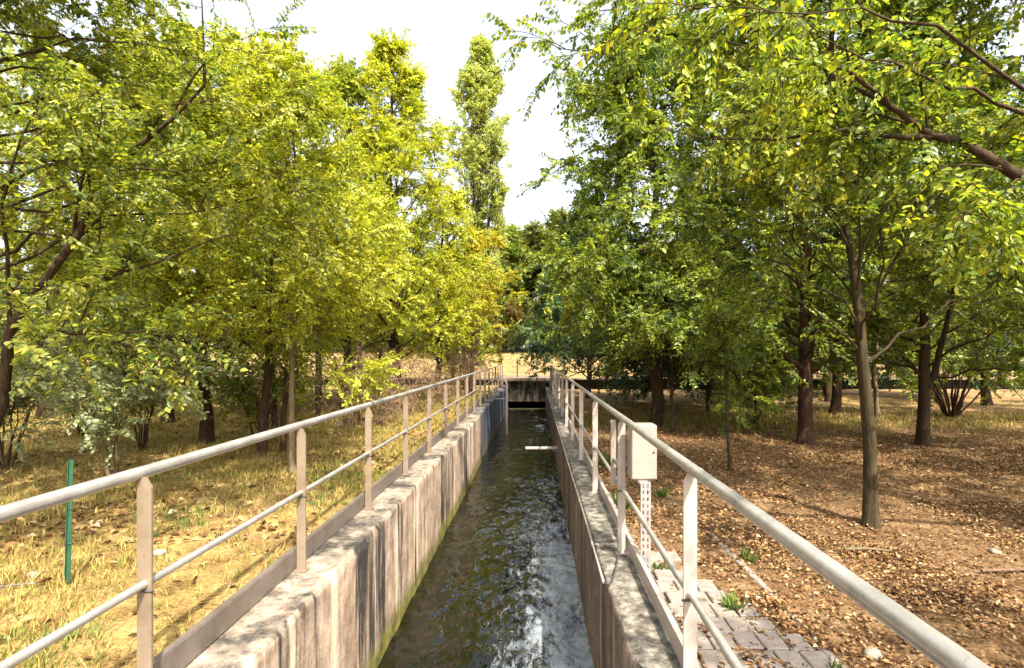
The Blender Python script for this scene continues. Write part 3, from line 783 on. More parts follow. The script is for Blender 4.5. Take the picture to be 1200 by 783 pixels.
# --- left bank filler trees behind: two kinds, copied with their own turn and size
fa = make_tree_meshes(seed=31, H=9.5, r0=.13, cb=.14, prof=low_broad(2.7), n_limb=32, n_sub=7, n_twig=7, n_leaf=26, leaf=0.0868, up=.35, leafm='leaf_mid', barkm='bark', hole=-1.1, six=False)
fb = make_tree_meshes(seed=32, H=8.6, r0=.11, cb=.15, prof=low_broad(2.3), n_limb=32, n_sub=7, n_twig=7, n_leaf=26, leaf=0.0806, up=.4, leafm='leaf_yellow', barkm='bark_red', hole=-1.1, limb_sag=0.35, six=False)
fc = make_tree_meshes(seed=33, H=9.0, r0=.14, cb=.12, prof=low_broad(2.8), n_limb=34, n_sub=7, n_twig=7, n_leaf=26, leaf=0.093, up=.35, leafm='leaf_green', barkm='bark', hole=-1.2, limb_sag=0.35, six=False)
fd = make_tree_meshes(seed=34, H=8.0, r0=.13, cb=.1, prof=low_broad(2.8), n_limb=34, n_sub=7, n_twig=7, n_leaf=26, leaf=0.093, up=.3, leafm='leaf_dark', barkm='bark', hole=-1.3, limb_sag=.3, six=False)
fe = make_tree_meshes(seed=35, H=6.4, r0=.1, cb=.1, prof=[(0, 1.7), (.15, 2.3), (.45, 2.5), (.75, 1.9), (.92, .9), (1, .2)], n_limb=50, n_sub=8, n_twig=7, n_leaf=20, leaf=.1, up=.28, leafm='leaf_dark', barkm='bark', hole=-1.5, limb_sag=.3, six=False)
fill = [
 (fa, -9.2, 13.2, .3, 1.0, 'dark trunked tree behind the leaning tree on the left bank', GL),
 (fb, -7.2, 17.5, 1.3, 1.0, 'yellow green tree in the second row behind the reddish trunks', GL),
 (fb, -6.2, 21.5, 2.2, .95, 'yellow green tree half hidden behind the conical pair', GL),
 (fa, -11.2, 19.0, 3.0, 1.05, 'tree in the shade in front of the left retaining wall', GL),
 (fa, -8.8, 25.5, 4.2, 1.0, 'tree close to the left retaining wall behind bramble', GL),
 (fc, -16.5, 17.0, .7, 1.15, 'broad green tree far out on the left bank', GL),
 (fc, -15.5, 24.5, 5.0, 1.1, 'green tree near the outer end of the left retaining wall', GL),
 (fb, -4.9, 26.0, 5.6, .85, 'small yellow green tree by the wall left of the bridge', GL),
 (fc, 9.6, 17.0, 2.5, 1.05, 'green tree behind the pale slim trunk on the right bank', GR),
 (fc, 14.2, 15.0, 1.1, 1.0, 'green tree beside the bare stemmed shrub on the right bank', GR),
 (fe, 6.9, 21.0, .2, 1.15, 'dark tree behind the rounded dark bush on the right bank', GR),
 (fe, 2.35, 23.6, 3.9, 1.22, 'dark low spreading tree beside the right end of the bridge', GR),
 (fc, 12.2, 22.0, 4.4, 1.1, 'green tree in the back row before the right retaining wall', GR),
 (fc, 17.5, 20.5, 5.2, 1.15, 'broad green tree toward the right edge in the back row', GR),
 (fe, 10.0, 25.6, 1.9, 1.0, 'dark tree against the right retaining wall', GR),
 (fe, 4.3, 19.2, 2.9, .95, 'dark bushy tree just left of the rounded dark bush', GR),
 (fe, 13.9, 25.4, 4.9, .95, 'dark bushy tree in front of the right retaining wall beyond the bare stemmed shrub', GR),
 (fe, 18.6, 24.5, .6, 1.1, 'dark bushy tree at the outer right end of the retaining wall', GR),
 (fc, 20.5, 14.0, .9, 1.1, 'tree at the far right side beyond the forked trunk', GR),
]
protos = {}
for (ms, x, y, rz, sc, lab, g) in fill:
    z = float(gh(x, y)) - .02
    if id(ms) not in protos:
        protos[id(ms)] = o = plant_tree('leafy_tree', 'tree', lab, x, y, z, ms, rz, g, scale=(sc, sc, sc))
    else:
        o = copy_thing(protos[id(ms)], (x, y, z), rz, (sc, sc, sc), lab); o['group'] = g

# --- right bank
tree_at('leafy_tree', 'tree', 'slender tree with a straight brown trunk nearest on the leaf strewn bank', 3.83, 6.05, GR, seed=41, H=7.6, r0=.076, cb=.25,
        prof=broad(2.1), n_limb=50, n_sub=7, n_twig=7, n_leaf=31, leaf=0.0589, up=.35, lean=(-.45, .2), wob=.1, leafm='leaf_green', barkm='bark_olive', hole=-.75, hole_f=1.8)
x, y = 6.0, 11.75
tree_at('leafy_tree', 'tree', 'sturdy tree with a thick dark reddish trunk in mid bank', x, y, GR, seed=42, H=9.0, r0=.16, cb=.17,
        prof=low_broad(2.7), n_limb=52, n_sub=7, n_twig=8, n_leaf=31, leaf=0.0713, up=.35, lean=(-.1, 0), wob=.05, leafm='leaf_green', barkm='bark_red', hole=-.9, limb_sag=0.2,
        extra=[([(0, 0, 1.6), (-.5, 0, 2.05), (-1.2, .1, 2.5), (-1.9, .1, 3.2)], .075), ([(0, 0, 1.9), (.6, .1, 2.2), (1.5, 0, 2.9)], .06)])
tree_at('leafy_tree', 'tree', 'dark tree whose trunk forks into a V at knee height', 8.5, 11.6, GR, seed=43, H=8.4, r0=.125, cb=.17,
        prof=low_broad(2.4), n_limb=50, n_sub=7, n_twig=8, n_leaf=31, leaf=0.0713, up=.35, wob=.05, leafm='leaf_green', barkm='bark', hole=-.8, limb_sag=0.15,
        extra=[([(0, 0, 1.15), (.22, 0, 1.6), (.5, 0, 2.6), (.8, 0, 4.2), (1.1, 0, 5.5)], .085), ([(0, 0, 1.5), (-.5, .1, 2.1), (-1.2, .1, 2.6)], .04)])
tree_at('leafy_tree', 'tree', 'tall spreading tree whose crown overhangs the right side of the channel', 3.2, 14.2, GR, seed=44, H=11.2, r0=.17, cb=.2,
        prof=low_broad(3.3), n_limb=92, n_sub=8, n_twig=9, n_leaf=31, leaf=0.0775, up=.3, leafm='leaf_green', barkm='bark', hole=-1.3, hole_f=1.4, limb_sag=.55, clear=lambda p: (p[:, 2] < 2.35) & (p[:, 0] < .75))
tree_at('bush', 'bush', 'mid green bush hanging low in front of the tall spreading tree beside the channel', 3.35, 12.9, GR, seed=57, H=4.6, r0=.05, cb=.2,
        prof=[(0, .9), (.2, 1.4), (.5, 1.6), (.8, 1.1), (1, .2)], n_limb=40, n_sub=7, n_twig=8, n_leaf=20, leaf=.066, up=.35, leafm='leaf_green', barkm='bark', hole=-1.3, six=False, clear=lambda p: p[:, 2] < .85)
tree_at('bush', 'bush', 'rounded dense dark green bush touching the ground mid right', 5.4, 16.6, GR, seed=45, H=5.4, r0=.06, cb=.06,
        prof=[(0, 1.3), (.2, 2.0), (.5, 2.1), (.8, 1.4), (1, .2)], n_limb=46, n_sub=7, n_twig=8, n_leaf=28, leaf=0.0682, up=.35, leafm='leaf_dark', barkm='bark', hole=-1.3, six=False)
tree_at('bush', 'bush', 'small upright bush with thin stems in front of the dark one', 5.75, 13.9, GR, seed=46, H=3.0, r0=.035, cb=.2,
        prof=[(0, .4), (.3, .85), (.6, .9), (.85, .5), (1, .1)], n_limb=22, n_sub=6, n_twig=6, n_leaf=26, leaf=0.062, up=.4, leafm='leaf_green', barkm='bark_olive', hole=-1.0, six=False,
        extra=[([(.05, 0, 0), (.2, .05, .5), (.4, 0, 1.2)], .022), ([(-.05, 0, 0), (-.2, -.05, .6), (-.35, 0, 1.3)], .02)])
tree_at('sapling', 'sapling', 'thin straight sapling stem with a small leafy head on bare earth', 3.18, 8.7, GR, seed=47, H=2.75, r0=.026, cb=.42,
        prof=[(.3, .25), (.55, .55), (.8, .45), (1, .1)], n_limb=14, n_sub=5, n_twig=4, n_leaf=22, leaf=0.0527, up=.4, leafm='leaf_green', barkm='bark_olive', hole=-2, six=False, twig_len=.3)
tree_at('leafy_tree', 'tree', 'slim pale trunked tree in the sunny strip behind the straight brown trunk', 10.4, 16.1, GR, seed=48, H=7.5, r0=.07, cb=.3,
        prof=broad(1.8), n_limb=28, n_sub=6, n_twig=7, n_leaf=26, leaf=0.0775, up=.4, leafm='leaf_mid', barkm='bark_pale', hole=-1, six=False)
# vase shaped shrub of bare reddish stems
rng = np.random.RandomState(7)
ex = []
for k in range(17):
    a = k * GOLD; sp = rng.uniform(.5, 1.5); h = rng.uniform(1.6, 3.0)
    c, s_ = math.cos(a), math.sin(a)
    ex.append(([(.08 * c, .08 * s_, 0), (.35 * sp * c, .35 * sp * s_, h * .35), (.75 * sp * c, .7 * sp * s_, h * .7), (1.0 * sp * c, .9 * sp * s_, h)], rng.uniform(.025, .045)))
tree_at('shrub', 'shrub', 'vase shaped shrub of many bare reddish stems in the sunny strip', 12.6, 16.0, GR, seed=49, H=3, r0=.05, cb=.3, prof=broad(1), n_limb=0, trunk=False,
        n_sub=5, n_twig=3, n_leaf=11, leaf=0.0682, leafm='leaf_mid', barkm='bark_red', extra=ex, hole=.1, six=False, clear=lambda p: p[:, 2] < 1.5)
ex = []
for k in range(9):
    a = k * GOLD; sp = rng.uniform(.5, 1.2); h = rng.uniform(1.2, 2.2); c, s_ = math.cos(a), math.sin(a)
    ex.append(([(.06 * c, .06 * s_, 0), (.4 * sp * c, .35 * sp * s_, h * .4), (sp * c, .9 * sp * s_, h)], rng.uniform(.02, .035)))
tree_at('shrub', 'shrub', 'shrub of bare slanting stems at the right edge of the sunny strip', 14.6, 15.3, GR, seed=50, H=3, r0=.05, cb=.3, prof=broad(1), n_limb=0, trunk=False,
        n_sub=5, n_twig=4, n_leaf=14, leaf=0.0682, leafm='leaf_mid', barkm='bark_red', extra=ex, hole=-.4, six=False, clear=lambda p: p[:, 2] < 1.0)

# tree just out of the frame on the right whose branches hang into the picture
x, y = 6.6, 4.2
z = float(gh(x, y))
main = [(x, y, 2.2), P(1290, 235, 4.1), P(1200, 206, 4.1), P(1165, 185, 4.12), P(1130, 168, 4.15), P(1090, 155, 4.2), P(1045, 125, 4.3), P(1010, 102, 4.4), P(980, 88, 4.5)]
side = [P(1092, 158, 4.2), P(1040, 160, 4.3), P(985, 153, 4.5), P(920, 153, 4.8), P(850, 165, 5.1), P(780, 150, 5.5)]
ex = [(relp(main, x, y, z), .058), (relp(side, x, y, z), .024),
      (relp([P(1045, 125, 4.3), P(1000, 85, 4.2), P(930, 60, 4.2), P(850, 45, 4.3)], x, y, z), .022),
      (relp([P(1200, 130, 4.0), P(1150, 100, 3.9), P(1080, 88, 3.9), P(1010, 62, 4.0), P(940, 30, 4.0)], x, y, z), .016),
      (relp([(x - .1, y, 4.0), P(1230, 120, 3.5), P(1100, 30, 3.4), P(1000, 8, 3.4), P(890, 10, 3.4)], x, y, z), .017),
      (relp([(x - .1, y, 4.3), P(1150, -60, 5.2), P(950, -20, 6.0), P(820, 0, 6.4), P(740, 40, 6.6), P(690, 58, 6.6), P(655, 55, 6.6)], x, y, z), .026),
      (relp([P(950, -20, 6.0), P(820, -60, 6.2), P(770, -20, 6.4), P(715, 10, 6.4)], x, y, z), .03),
      (relp([P(1200, 206, 4.1), P(1180, 225, 3.8), P(1140, 250, 3.6)], x, y, z), .02)]
main_l = np.array(relp(main, x, y, z))[1:]
def branch_clear(p):
    d = np.min(np.linalg.norm((p[:, None, :] - sample(main_l[None], np.linspace(0, .93, 24)[None])[0])[:, :, [0, 2]], axis=2), axis=1)
    near = (d < .2) & (p[:, 1] < .2) & (p[:, 0] > -4.2)
    return near | ((p[:, 0] < -3.4) & (p[:, 2] < 2.6) & (p[:, 1] < 1.5))
tree_at('overhanging_tree', 'tree', 'large leaved tree rooted beyond the right edge whose brown branch reaches into view', x, y, GR, seed=51, H=9.2, r0=.19, cb=.5,
        prof=broad(3.4), n_limb=36, n_sub=8, n_twig=7, n_leaf=25, leaf=0.055, up=.35, leafm='leaf_over', barkm='bark', extra=ex, hole=-1.0, hole_f=1.8, sub_len=.34, droop=.5,
        clear=branch_clear)
tree_at('leafy_tree', 'tree', 'tree at the right edge of the view shading the leaf litter', 9.6, 7.6, GR, seed=52, H=8.2, r0=.14, cb=.2,
        prof=low_broad(2.6), n_limb=46, n_sub=7, n_twig=7, n_leaf=28, leaf=0.0651, up=.35, leafm='leaf_green', barkm='bark', hole=-.9, limb_sag=0.25)
tree_at('leafy_tree', 'tree', 'tree behind the camera on the right that shades the pavers', 5.2, -2.6, GR, seed=53, H=8.4, r0=.14, cb=.34,
        prof=broad(2.9), n_limb=30, n_sub=7, n_twig=6, n_leaf=20, leaf=0.0868, up=.35, leafm='leaf_green', barkm='bark', hole=-.7, six=False)
tree_at('leafy_tree', 'tree', 'tree outside the view on the right shading the middle of the leaf strewn bank', 10.3, .6, GR, seed=54, H=9.4, r0=.16, cb=.28,
        prof=broad(3.3), n_limb=32, n_sub=7, n_twig=6, n_leaf=20, leaf=0.093, up=.35, leafm='leaf_green', barkm='bark', hole=-.7, six=False)
tree_at('leafy_tree', 'tree', 'tree outside the view on the right behind the forked trunk', 14.0, 7.0, GR, seed=55, H=9.4, r0=.16, cb=.26,
        prof=broad(3.3), n_limb=32, n_sub=7, n_twig=6, n_leaf=20, leaf=0.093, up=.35, leafm='leaf_green', barkm='bark', hole=-.7, six=False)

x, y = -4.3, .2  # unseen tree added for its shadow, boughs shaped to shade the left grass
ex = [([(0, 0, 3.2), (.9, 1.0, 4.6), (2.0, 2.2, 5.4), (3.2, 3.2, 5.6)], .06), ([(0, 0, 3.4), (1.2, .8, 4.9), (2.4, 1.6, 5.6), (3.6, 2.3, 5.7)], .05),
      ([(0, 0, 3.6), (.5, 1.4, 4.9), (1.4, 2.8, 5.4), (2.3, 3.8, 5.6)], .05), ([(1.4, 1.6, 5.0), (2.2, 2.9, 5.9), (2.9, 3.6, 6.1)], .03)]
tree_at('leafy_tree', 'tree', 'unseen tree added on the left whose bough shades the grass behind the railing', x, y, GL, seed=56, H=6.5, r0=.12, cb=.6,
        prof=[(.5, .8), (.7, 1.4), (.9, .9), (1, .2)], n_limb=14, n_sub=11, n_twig=8, n_leaf=16, leaf=.1, up=.35, leafm='leaf_mid', barkm='bark', hole=-1.2, six=False, extra=ex, sub_len=.3,
        clear=lambda p: (p[:, 2] < 4.45) | (p[:, 2] - 1.67 < .7 * (p[:, 1] + .2)) | (p[:, 0] > 4.0))

# --- shrubs and brush on the left bank
ex = []
for k in range(6):
    a = k * GOLD; c, s_ = math.cos(a), math.sin(a); h = rng.uniform(1.15, 1.85)
    ex.append(([(.03 * c, .03 * s_, 0), (-.08 + .08 * c, .06 * s_, h * .4), (-.1 + .28 * c, .25 * s_, h * .8), (.95 * c, .7 * s_, h)], .014))
tree_at('shrub', 'shrub', 'small pale silvery leaved shrub on thin pale stems near the green stake', -5.55, 6.95, GL, seed=61, H=1.6, r0=.02, cb=.3, prof=broad(.6), n_limb=0, trunk=False,
        n_sub=7, n_twig=6, n_leaf=26, leaf=0.0527, leafm='leaf_pale', barkm='bark_pale', extra=ex, hole=-2, twig_len=.33, sub_len=.5, clear=lambda p: p[:, 2] < .62)
ex = []
for k in range(7):
    a = k * GOLD; c, s_ = math.cos(a), math.sin(a); h = rng.uniform(1.2, 2.1)
    ex.append(([(.03 * c, .03 * s_, 0), (.2 * c, .2 * s_, h * .5), (.7 * c, .6 * s_, h)], .014))
tree_at('shrub', 'shrub', 'green leafy shrub at the foot of the flared reddish trunk', -7.0, 9.4, GL, seed=62, H=1.6, r0=.02, cb=.3, prof=broad(.6), n_limb=0, trunk=False,
        n_sub=9, n_twig=7, n_leaf=19, leaf=.0558, leafm='leaf_green', barkm='bark', extra=ex, hole=-2, twig_len=.35, sub_len=.5, clear=lambda p: p[:, 2] < .5)
for i, (sx_, sy_, lab, lm) in enumerate([(-5.15, 9.9, 'leafy shrub between the flared reddish trunk and the paired reddish trunks', 'leaf_green'), (-7.6, 7.6, 'pale leaved shrub near the leaning tree at the left edge', 'leaf_pale'),
                                         (-9.6, 11.2, 'leafy shrub in the shade behind the pale leaved ones', 'leaf_mid')]):
    ex = []
    for k in range(8):
        a = k * GOLD + i; c, s_ = math.cos(a), math.sin(a); h = rng.uniform(1.2, 2.0)
        ex.append(([(.03 * c, .03 * s_, 0), (.25 * c, .22 * s_, h * .5), (.85 * c, .7 * s_, h)], .014))
    tree_at('shrub', 'shrub', lab, sx_, sy_, GL, seed=64 + i, H=1.8, r0=.02, cb=.3, prof=broad(.6), n_limb=0, trunk=False,
            n_sub=8, n_twig=7, n_leaf=18, leaf=.058, leafm=lm, barkm='bark', extra=ex, hole=-2, twig_len=.35, sub_len=.5, clear=lambda p: p[:, 2] < .75)

def brush(label, x, y, seed, n=34, h0=1.5, spread=1.3, leafm='leaf_dry'):
    r = np.random.RandomState(seed); ex = []
    for k in range(n):
        a = r.uniform(0, 6.28); c, s_ = math.cos(a), math.sin(a); h = h0 * r.uniform(.4, 1.1); sp = spread * r.uniform(.4, 1.1); bx_, by_ = r.normal(0, .3, 2)
        ex.append(([(bx_, by_, 0), (bx_ + sp * .4 * c, by_ + sp * .4 * s_, h * .8), (bx_ + sp * .8 * c, by_ + sp * .8 * s_, h * .9), (bx_ + sp * 1.1 * c, by_ + sp * 1.1 * s_, h * r.uniform(.3, .9))], r.uniform(.009, .018)))
    tree_at('bramble', 'dry shrub', label, x, y, 'dry brush on the left bank', seed=seed, H=1.5, r0=.02, cb=.3, prof=broad(.6), n_limb=0, trunk=False,
            n_sub=6, n_twig=4, n_leaf=8, leaf=0.0434, leafm=leafm, barkm='twig_dry', extra=ex, hole=-.4, twig_len=.3, sub_len=.45, six=False)
brush('tangled dry brown brush behind the railing, nearest clump', -4.1, 12.6, 71)
brush('tangled dry brush below the conical trees', -4.0, 15.2, 72, h0=1.7)
brush('low dry brush in shade before the left retaining wall', -5.6, 18.5, 73, h0=1.6, spread=1.6)
brush('dry upright stems beside the railing close to the bridge', -3.1, 21.5, 74, h0=2.1, spread=.8)
brush('dry twiggy brush between the reddish trunks and the wall', -7.6, 14.6, 75, h0=1.5, spread=1.5)
brush('bare leaning stems by the wall just left of the bridge', -3.4, 26.5, 76, h0=2.6, spread=.9)
# slim leaning trunks among the brush
for i, (px, py, Z, tp, lab, hh) in enumerate([
    (322, 497, 12.4, (8, -60), 'slim reddish leaning trunk beside the paired reddish trunks', 6.2),
    (372, 492, 13.0, (-16, -60), 'slim leaning stem left of the dry brush', 6.0),
    (418, 487, 14.2, (14, -60), 'slim stem bending over the dry brush', 6.4)]):
    x, y, _ = P(px, py, Z)
    tree_at('sapling', 'young tree', lab, x, y, GL, seed=81 + i, H=hh, r0=.06, cb=.3, lean=(tp[0] / 60, 0), prof=broad(1.2), n_limb=22, n_sub=6, n_twig=6, n_leaf=26, leaf=0.062,
            up=.4, leafm='leaf_yellow', barkm='bark_red', hole=-.9, six=False)
# --- scrub on the far bank near the bridge
sa = make_tree_meshes(seed=91, H=3.2, r0=.05, cb=.06, prof=[(0, 1.0), (.3, 1.5), (.6, 1.4), (.85, .8), (1, .2)], n_limb=28, n_sub=6, n_twig=6, n_leaf=22, leaf=0.0992, up=.35, leafm='leaf_far', barkm='bark', hole=-1.2, six=False)
sb = make_tree_meshes(seed=92, H=4.2, r0=.06, cb=.08, prof=[(0, 1.0), (.3, 1.6), (.6, 1.5), (.85, .8), (1, .2)], n_limb=28, n_sub=6, n_twig=6, n_leaf=22, leaf=0.1054, up=.35, leafm='leaf_russet', barkm='bark_red', hole=-.8, six=False)
sfar = [(sa, 8.6, 32.6, .4, .62, 'scrubby bush behind the wire fence on the far bank'), (sa, 12.5, 33.5, 2.0, .7, 'second scrubby bush along the wire fence'),
        (sb, -2.4, 55.5, .4, 1.3, 'reddish brown bush beyond the far field'), (sb, 1.6, 57.5, 2.4, 1.1, 'smaller russet bush beyond the bridge'),
        (sa, 6.2, 52.5, 1.0, 1.6, 'green bush at the far side of the dry field'), (sa, -8.0, 54.0, 3.3, 1.5, 'green bush on the far field left of the bridge')]
pr = {}
for (ms, x, y, rz, sc, lab) in sfar:
    z = float(gh(x, y)) - .05
    if id(ms) not in pr: pr[id(ms)] = plant_tree('bush', 'bush', lab, x, y, z, ms, rz, 'bushes beyond the bridge', scale=(sc, sc, sc))
    else: copy_thing(pr[id(ms)], (x, y, z), rz, (sc, sc, sc), lab)

hb = make_tree_meshes(seed=97, H=4.6, r0=.07, cb=.03, prof=[(0, 1.8), (.2, 2.4), (.5, 2.4), (.8, 1.6), (1, .3)], n_limb=34, n_sub=7, n_twig=6, n_leaf=19, leaf=0.165, up=.3, leafm='leaf_far', barkm='bark', hole=-1.6, six=False, twig_len=.5)
hc = make_tree_meshes(seed=98, H=4.2, r0=.07, cb=.03, prof=[(0, 1.8), (.2, 2.4), (.5, 2.4), (.8, 1.6), (1, .3)], n_limb=34, n_sub=7, n_twig=6, n_leaf=19, leaf=0.165, up=.3, leafm='leaf_dark', barkm='bark', hole=-1.6, six=False, twig_len=.5)
prh = {}
rng = np.random.RandomState(8)
for x in np.arange(-66, 68, 3.3):
    y = 58.5 + rng.uniform(-1.5, 1.5); x = x + rng.uniform(-.6, .6); sc = rng.uniform(.75, 1.2); ms = hb if rng.rand() < .6 else hc
    lab = 'leafy bush in the low hedge row beyond the dry field' if ms is hb else 'dark bush in the low hedge row beyond the dry field'
    z = float(gh(x, y)) - .08; rz = rng.uniform(0, 6.28)
    if id(ms) not in prh: prh[id(ms)] = plant_tree('hedge_bush', 'bush', lab, x, y, z, ms, rz, 'pale green hedge bushes' if ms is hb else 'dark hedge bushes', scale=(sc, sc, sc))
    else: copy_thing(prh[id(ms)], (x, y, z), rz, (sc, sc, sc), lab)

# --- far tree line
ga = make_tree_meshes(seed=95, H=10, r0=.22, cb=.06, prof=low_broad(4.2), n_limb=40, n_sub=7, n_twig=6, n_leaf=22, leaf=0.225, up=.35, leafm='leaf_far', barkm='bark', hole=-1.1, hole_f=1.0, six=False, twig_len=.7)
gb = make_tree_meshes(seed=96, H=11, r0=.22, cb=.05, prof=low_broad(3.8), n_limb=40, n_sub=7, n_twig=6, n_leaf=22, leaf=0.225, up=.4, leafm='leaf_green', barkm='bark', hole=-1.1, hole_f=1.0, six=False, twig_len=.7)
pr = {}
rng = np.random.RandomState(3)
n = 0
for row, (yy, step, sc0) in enumerate(((60, 5.6, .92), (68, 7.5, 1.15))):
    for x in np.arange(-78, 80, step):
        x = x + rng.uniform(-1.2, 1.2); y = yy + rng.uniform(-2.5, 2.5)
        sc = sc0 * rng.uniform(.85, 1.15)
        if -9 < x < 7: sc *= 1.5
        ms = ga if rng.rand() < .55 else gb
        z = float(gh(x, y)) - .05
        lab = 'olive green tree in the distant line beyond the dry field' if ms is ga else 'fresh green tree in the distant line beyond the dry field'
        g = 'olive green trees beyond the dry field' if ms is ga else 'fresh green trees beyond the dry field'
        rz = rng.uniform(0, 6.28)
        if id(ms) not in pr: pr[id(ms)] = plant_tree('distant_tree', 'tree', lab, x, y, z, ms, rz, g, scale=(sc, sc, sc))
        else: copy_thing(pr[id(ms)], (x, y, z), rz, (sc, sc, sc), lab)

# ------------------------------------------------------------------ small things on the ground
x, y = -3.45, 3.9
t = thing('fence_stake', 'green painted metal stake standing in the dry grass', 'stake', (x, y, float(gh(x, y))))
t.rotation_euler = (R(1.5), R(2.2), R(12))
MB().box(-.015, .015, -.002, .002, -.2, .92).box(-.015, -.011, -.0165, -.0021, -.2, .92).build('angle_bar', M['green_paint'], t)
MB().tube([(-.024, -.004, .56), (.024, -.004, .56)], .005, 6).tube([(-.024, -.004, .3), (.024, -.004, .3)], .005, 6).build('wire_clip', M['dark_iron'], t)
hp = [(-6.2, 2.9), (-5.2, 3.3), (-4.4, 3.62), (-3.95, 3.78), (-3.62, 3.84)]
hp = sample(np.array([[(a, b, 0) for a, b in hp]], float), np.linspace(0, 1, 24)[None])[0][0]
hp[:, 2] = gh(hp[:, 0], hp[:, 1]) + .03
tag(MB().tube(hp, .008, 8).build('hose', M['steel_grey']), 'thin greyish hose lying in the grass up to the green stake', 'hose')
def stone(name, label, x, y, r, seed, group, mat='stone_pale', flat=.6):
    rg = np.random.RandomState(seed)
    S, K = 10, 7
    V = []; Q = []
    for k in range(K):
        ph = math.pi * k / (K - 1)
        for s in range(S):
            a = 2 * math.pi * s / S
            rr = r * (1 + rg.uniform(-.16, .16))
            V.append((rr * math.sin(ph) * math.cos(a) * 1.2, rr * math.sin(ph) * math.sin(a), rr * math.cos(ph) * flat))
    for k in range(K - 1):
        for s in range(S): Q.append((k * S + s, (k + 1) * S + s, (k + 1) * S + (s + 1) % S, k * S + (s + 1) % S))
    o = link(name, mesh_np(name, V, Q, M[mat]), None, (x, y, float(gh(x, y)) + r * flat * .5))
    o.rotation_euler = (0, 0, rg.uniform(0, 6))
    tag(o, label, 'stone', group)
st = [(-3.85, 4.05, .045, 'pale stone at the foot of the green stake'), (-3.2, 4.5, .05, 'pale stone a step right of the green stake'), (-2.9, 5.0, .04, 'small pale stone in the bare patch behind the railing')]
for i, (x, y, r, lab) in enumerate(st): stone('stone', lab, x, y, r, 200 + i, 'stones on the left bank')
st = [(2.2, 3.45, .055, 'largest whitish stone at the edge of the pavers'), (3.4, 3.35, .055, 'pale stone in the brown leaves under the handrail'), (1.45, 6.7, .05, 'grey stone among leaves behind the control box'),
      (4.6, 5.3, .05, 'pale stone in the leaf litter right of the slender trunk'), (2.1, 7.2, .05, 'pale stone on the bare earth near the sapling')]
for i, (x, y, r, lab) in enumerate(st): stone('stone', lab, x, y, r, 220 + i, 'stones on the right bank')
a = np.array(P(990, 638, 5.2)); b = np.array(P(1045, 642, 5.15)); a[2] = gh(a[0], a[1]) + .035; b[2] = gh(b[0], b[1]) + .03
tag(MB().tube([a, a * .6 + b * .4 + (0, 0, .015), b], [.018, .016, .008], 7).build('fallen_stick', M['bark_pale']), 'short fallen stick lying in front of the slender trunk', 'stick')
a = np.array(P(1150, 668, 4.7)); b = np.array(P(1230, 660, 4.8)); a[2] = gh(a[0], a[1]) + .035; b[2] = gh(b[0], b[1]) + .03
tag(MB().tube([a, a * .5 + b * .5, b], [.012, .014, .01], 7).build('fallen_stick', M['twig_dry']), 'fallen stick in the leaves at the right edge', 'stick')

# small green weeds (each one a plant)
def weed(label, x, y, seed, h=.14, n=70, r=.1, mat='blade_green'):
    rg = np.random.RandomState(seed)
    a = rg.uniform(0, 6.28, n); rr = r * rg.rand(n) ** .6 * .4
    P0 = np.stack([rr * np.cos(a), rr * np.sin(a), np.zeros(n)], 1)
    D = np.stack([np.cos(a) * .55, np.sin(a) * .55, np.ones(n)], 1) + rg.normal(0, .5, (n, 3))
    L = h * .55 * rg.uniform(.3, 1.25, n)
    N = np.stack([np.cos(a), np.sin(a), np.full(n, .3)], 1)
    me = leaf_mesh(P0, D, N, L * 1.15, L * .09 + .003, M[mat], 'weed', six=True)
    tag(link('weed', me, None, (x, y, float(gh(x, y)))), label, 'weed', 'weeds on the right bank')
weed('green weed growing in the leaves behind the railing post', 1.72, 7.2, 301, .26)
weed('green weed on the pavers below the handrail', 1.5, 4.0, 302, .2, 90)
weed('single green weed in open leaf litter left of the slender trunk', 2.0, 5.0, 303, .2, 50)
weed('weed at the right hand edge of the pavers', 1.85, 3.25, 304, .12, 50)
weed('low weed at the foot of the slotted post', 1.1, 4.75, 305, .16, 50)
weed('tall weed between the control box and the wall', 1.05, 6.6, 306, .35, 80, .2)
weed('weed beside the right wall beyond the control box', 1.15, 9.2, 307, .4, 90, .25)

# grass and litter: nobody could count them
def scatter_blades(name, n, area, seed, h, w, mat, dens=None, tuft=5):
    rg = np.random.RandomState(seed)
    m = n // tuft
    x0, x1, y0, y1 = area
    yy = y0 + (y1 - y0) * rg.rand(m * 3) ** 1.5; xx = rg.uniform(x0, x1, m * 3)
    k = np.ones(len(xx), bool)
    if dens is not None: k = rg.rand(len(xx)) < dens(xx, yy)
    xx = xx[k][:m]; yy = yy[k][:m]
    m = len(xx)
    X = np.repeat(xx, tuft) + rg.normal(0, .025, m * tuft); Y = np.repeat(yy, tuft) + rg.normal(0, .025, m * tuft)
    ok = (X < WT_L) | (X > WT_R)
    X = X[ok]; Y = Y[ok]; n = len(X)
    Pp = np.stack([X, Y, gh(X, Y) - .005], 1)
    a = rg.uniform(0, 6.28, n); lean = rg.uniform(.2, 1.3, n)
    D = np.stack([np.cos(a) * lean, np.sin(a) * lean, np.ones(n)], 1)
    N = np.stack([np.cos(a), np.sin(a), np.full(n, .2)], 1) + rg.normal(0, .2, (n, 3))
    L = h * rg.uniform(.4, 1.4, n) * (1 + .04 * Y)
    me = leaf_mesh(Pp, D, N, L, np.full(n, w) * (1 + .1 * Y), M[mat], name, six=False)
    tag(link(name, me), kind='stuff')
gd = lambda x, y: np.clip((fbm(x * .9 + 30, y * .9 + 30, 77, 3) - .3) * 3.2, .22, 1)
scatter_blades('dry_grass', 230000, (-16, -1.99, 1.2, 22), 401, .075, .0055, 'straw', gd)
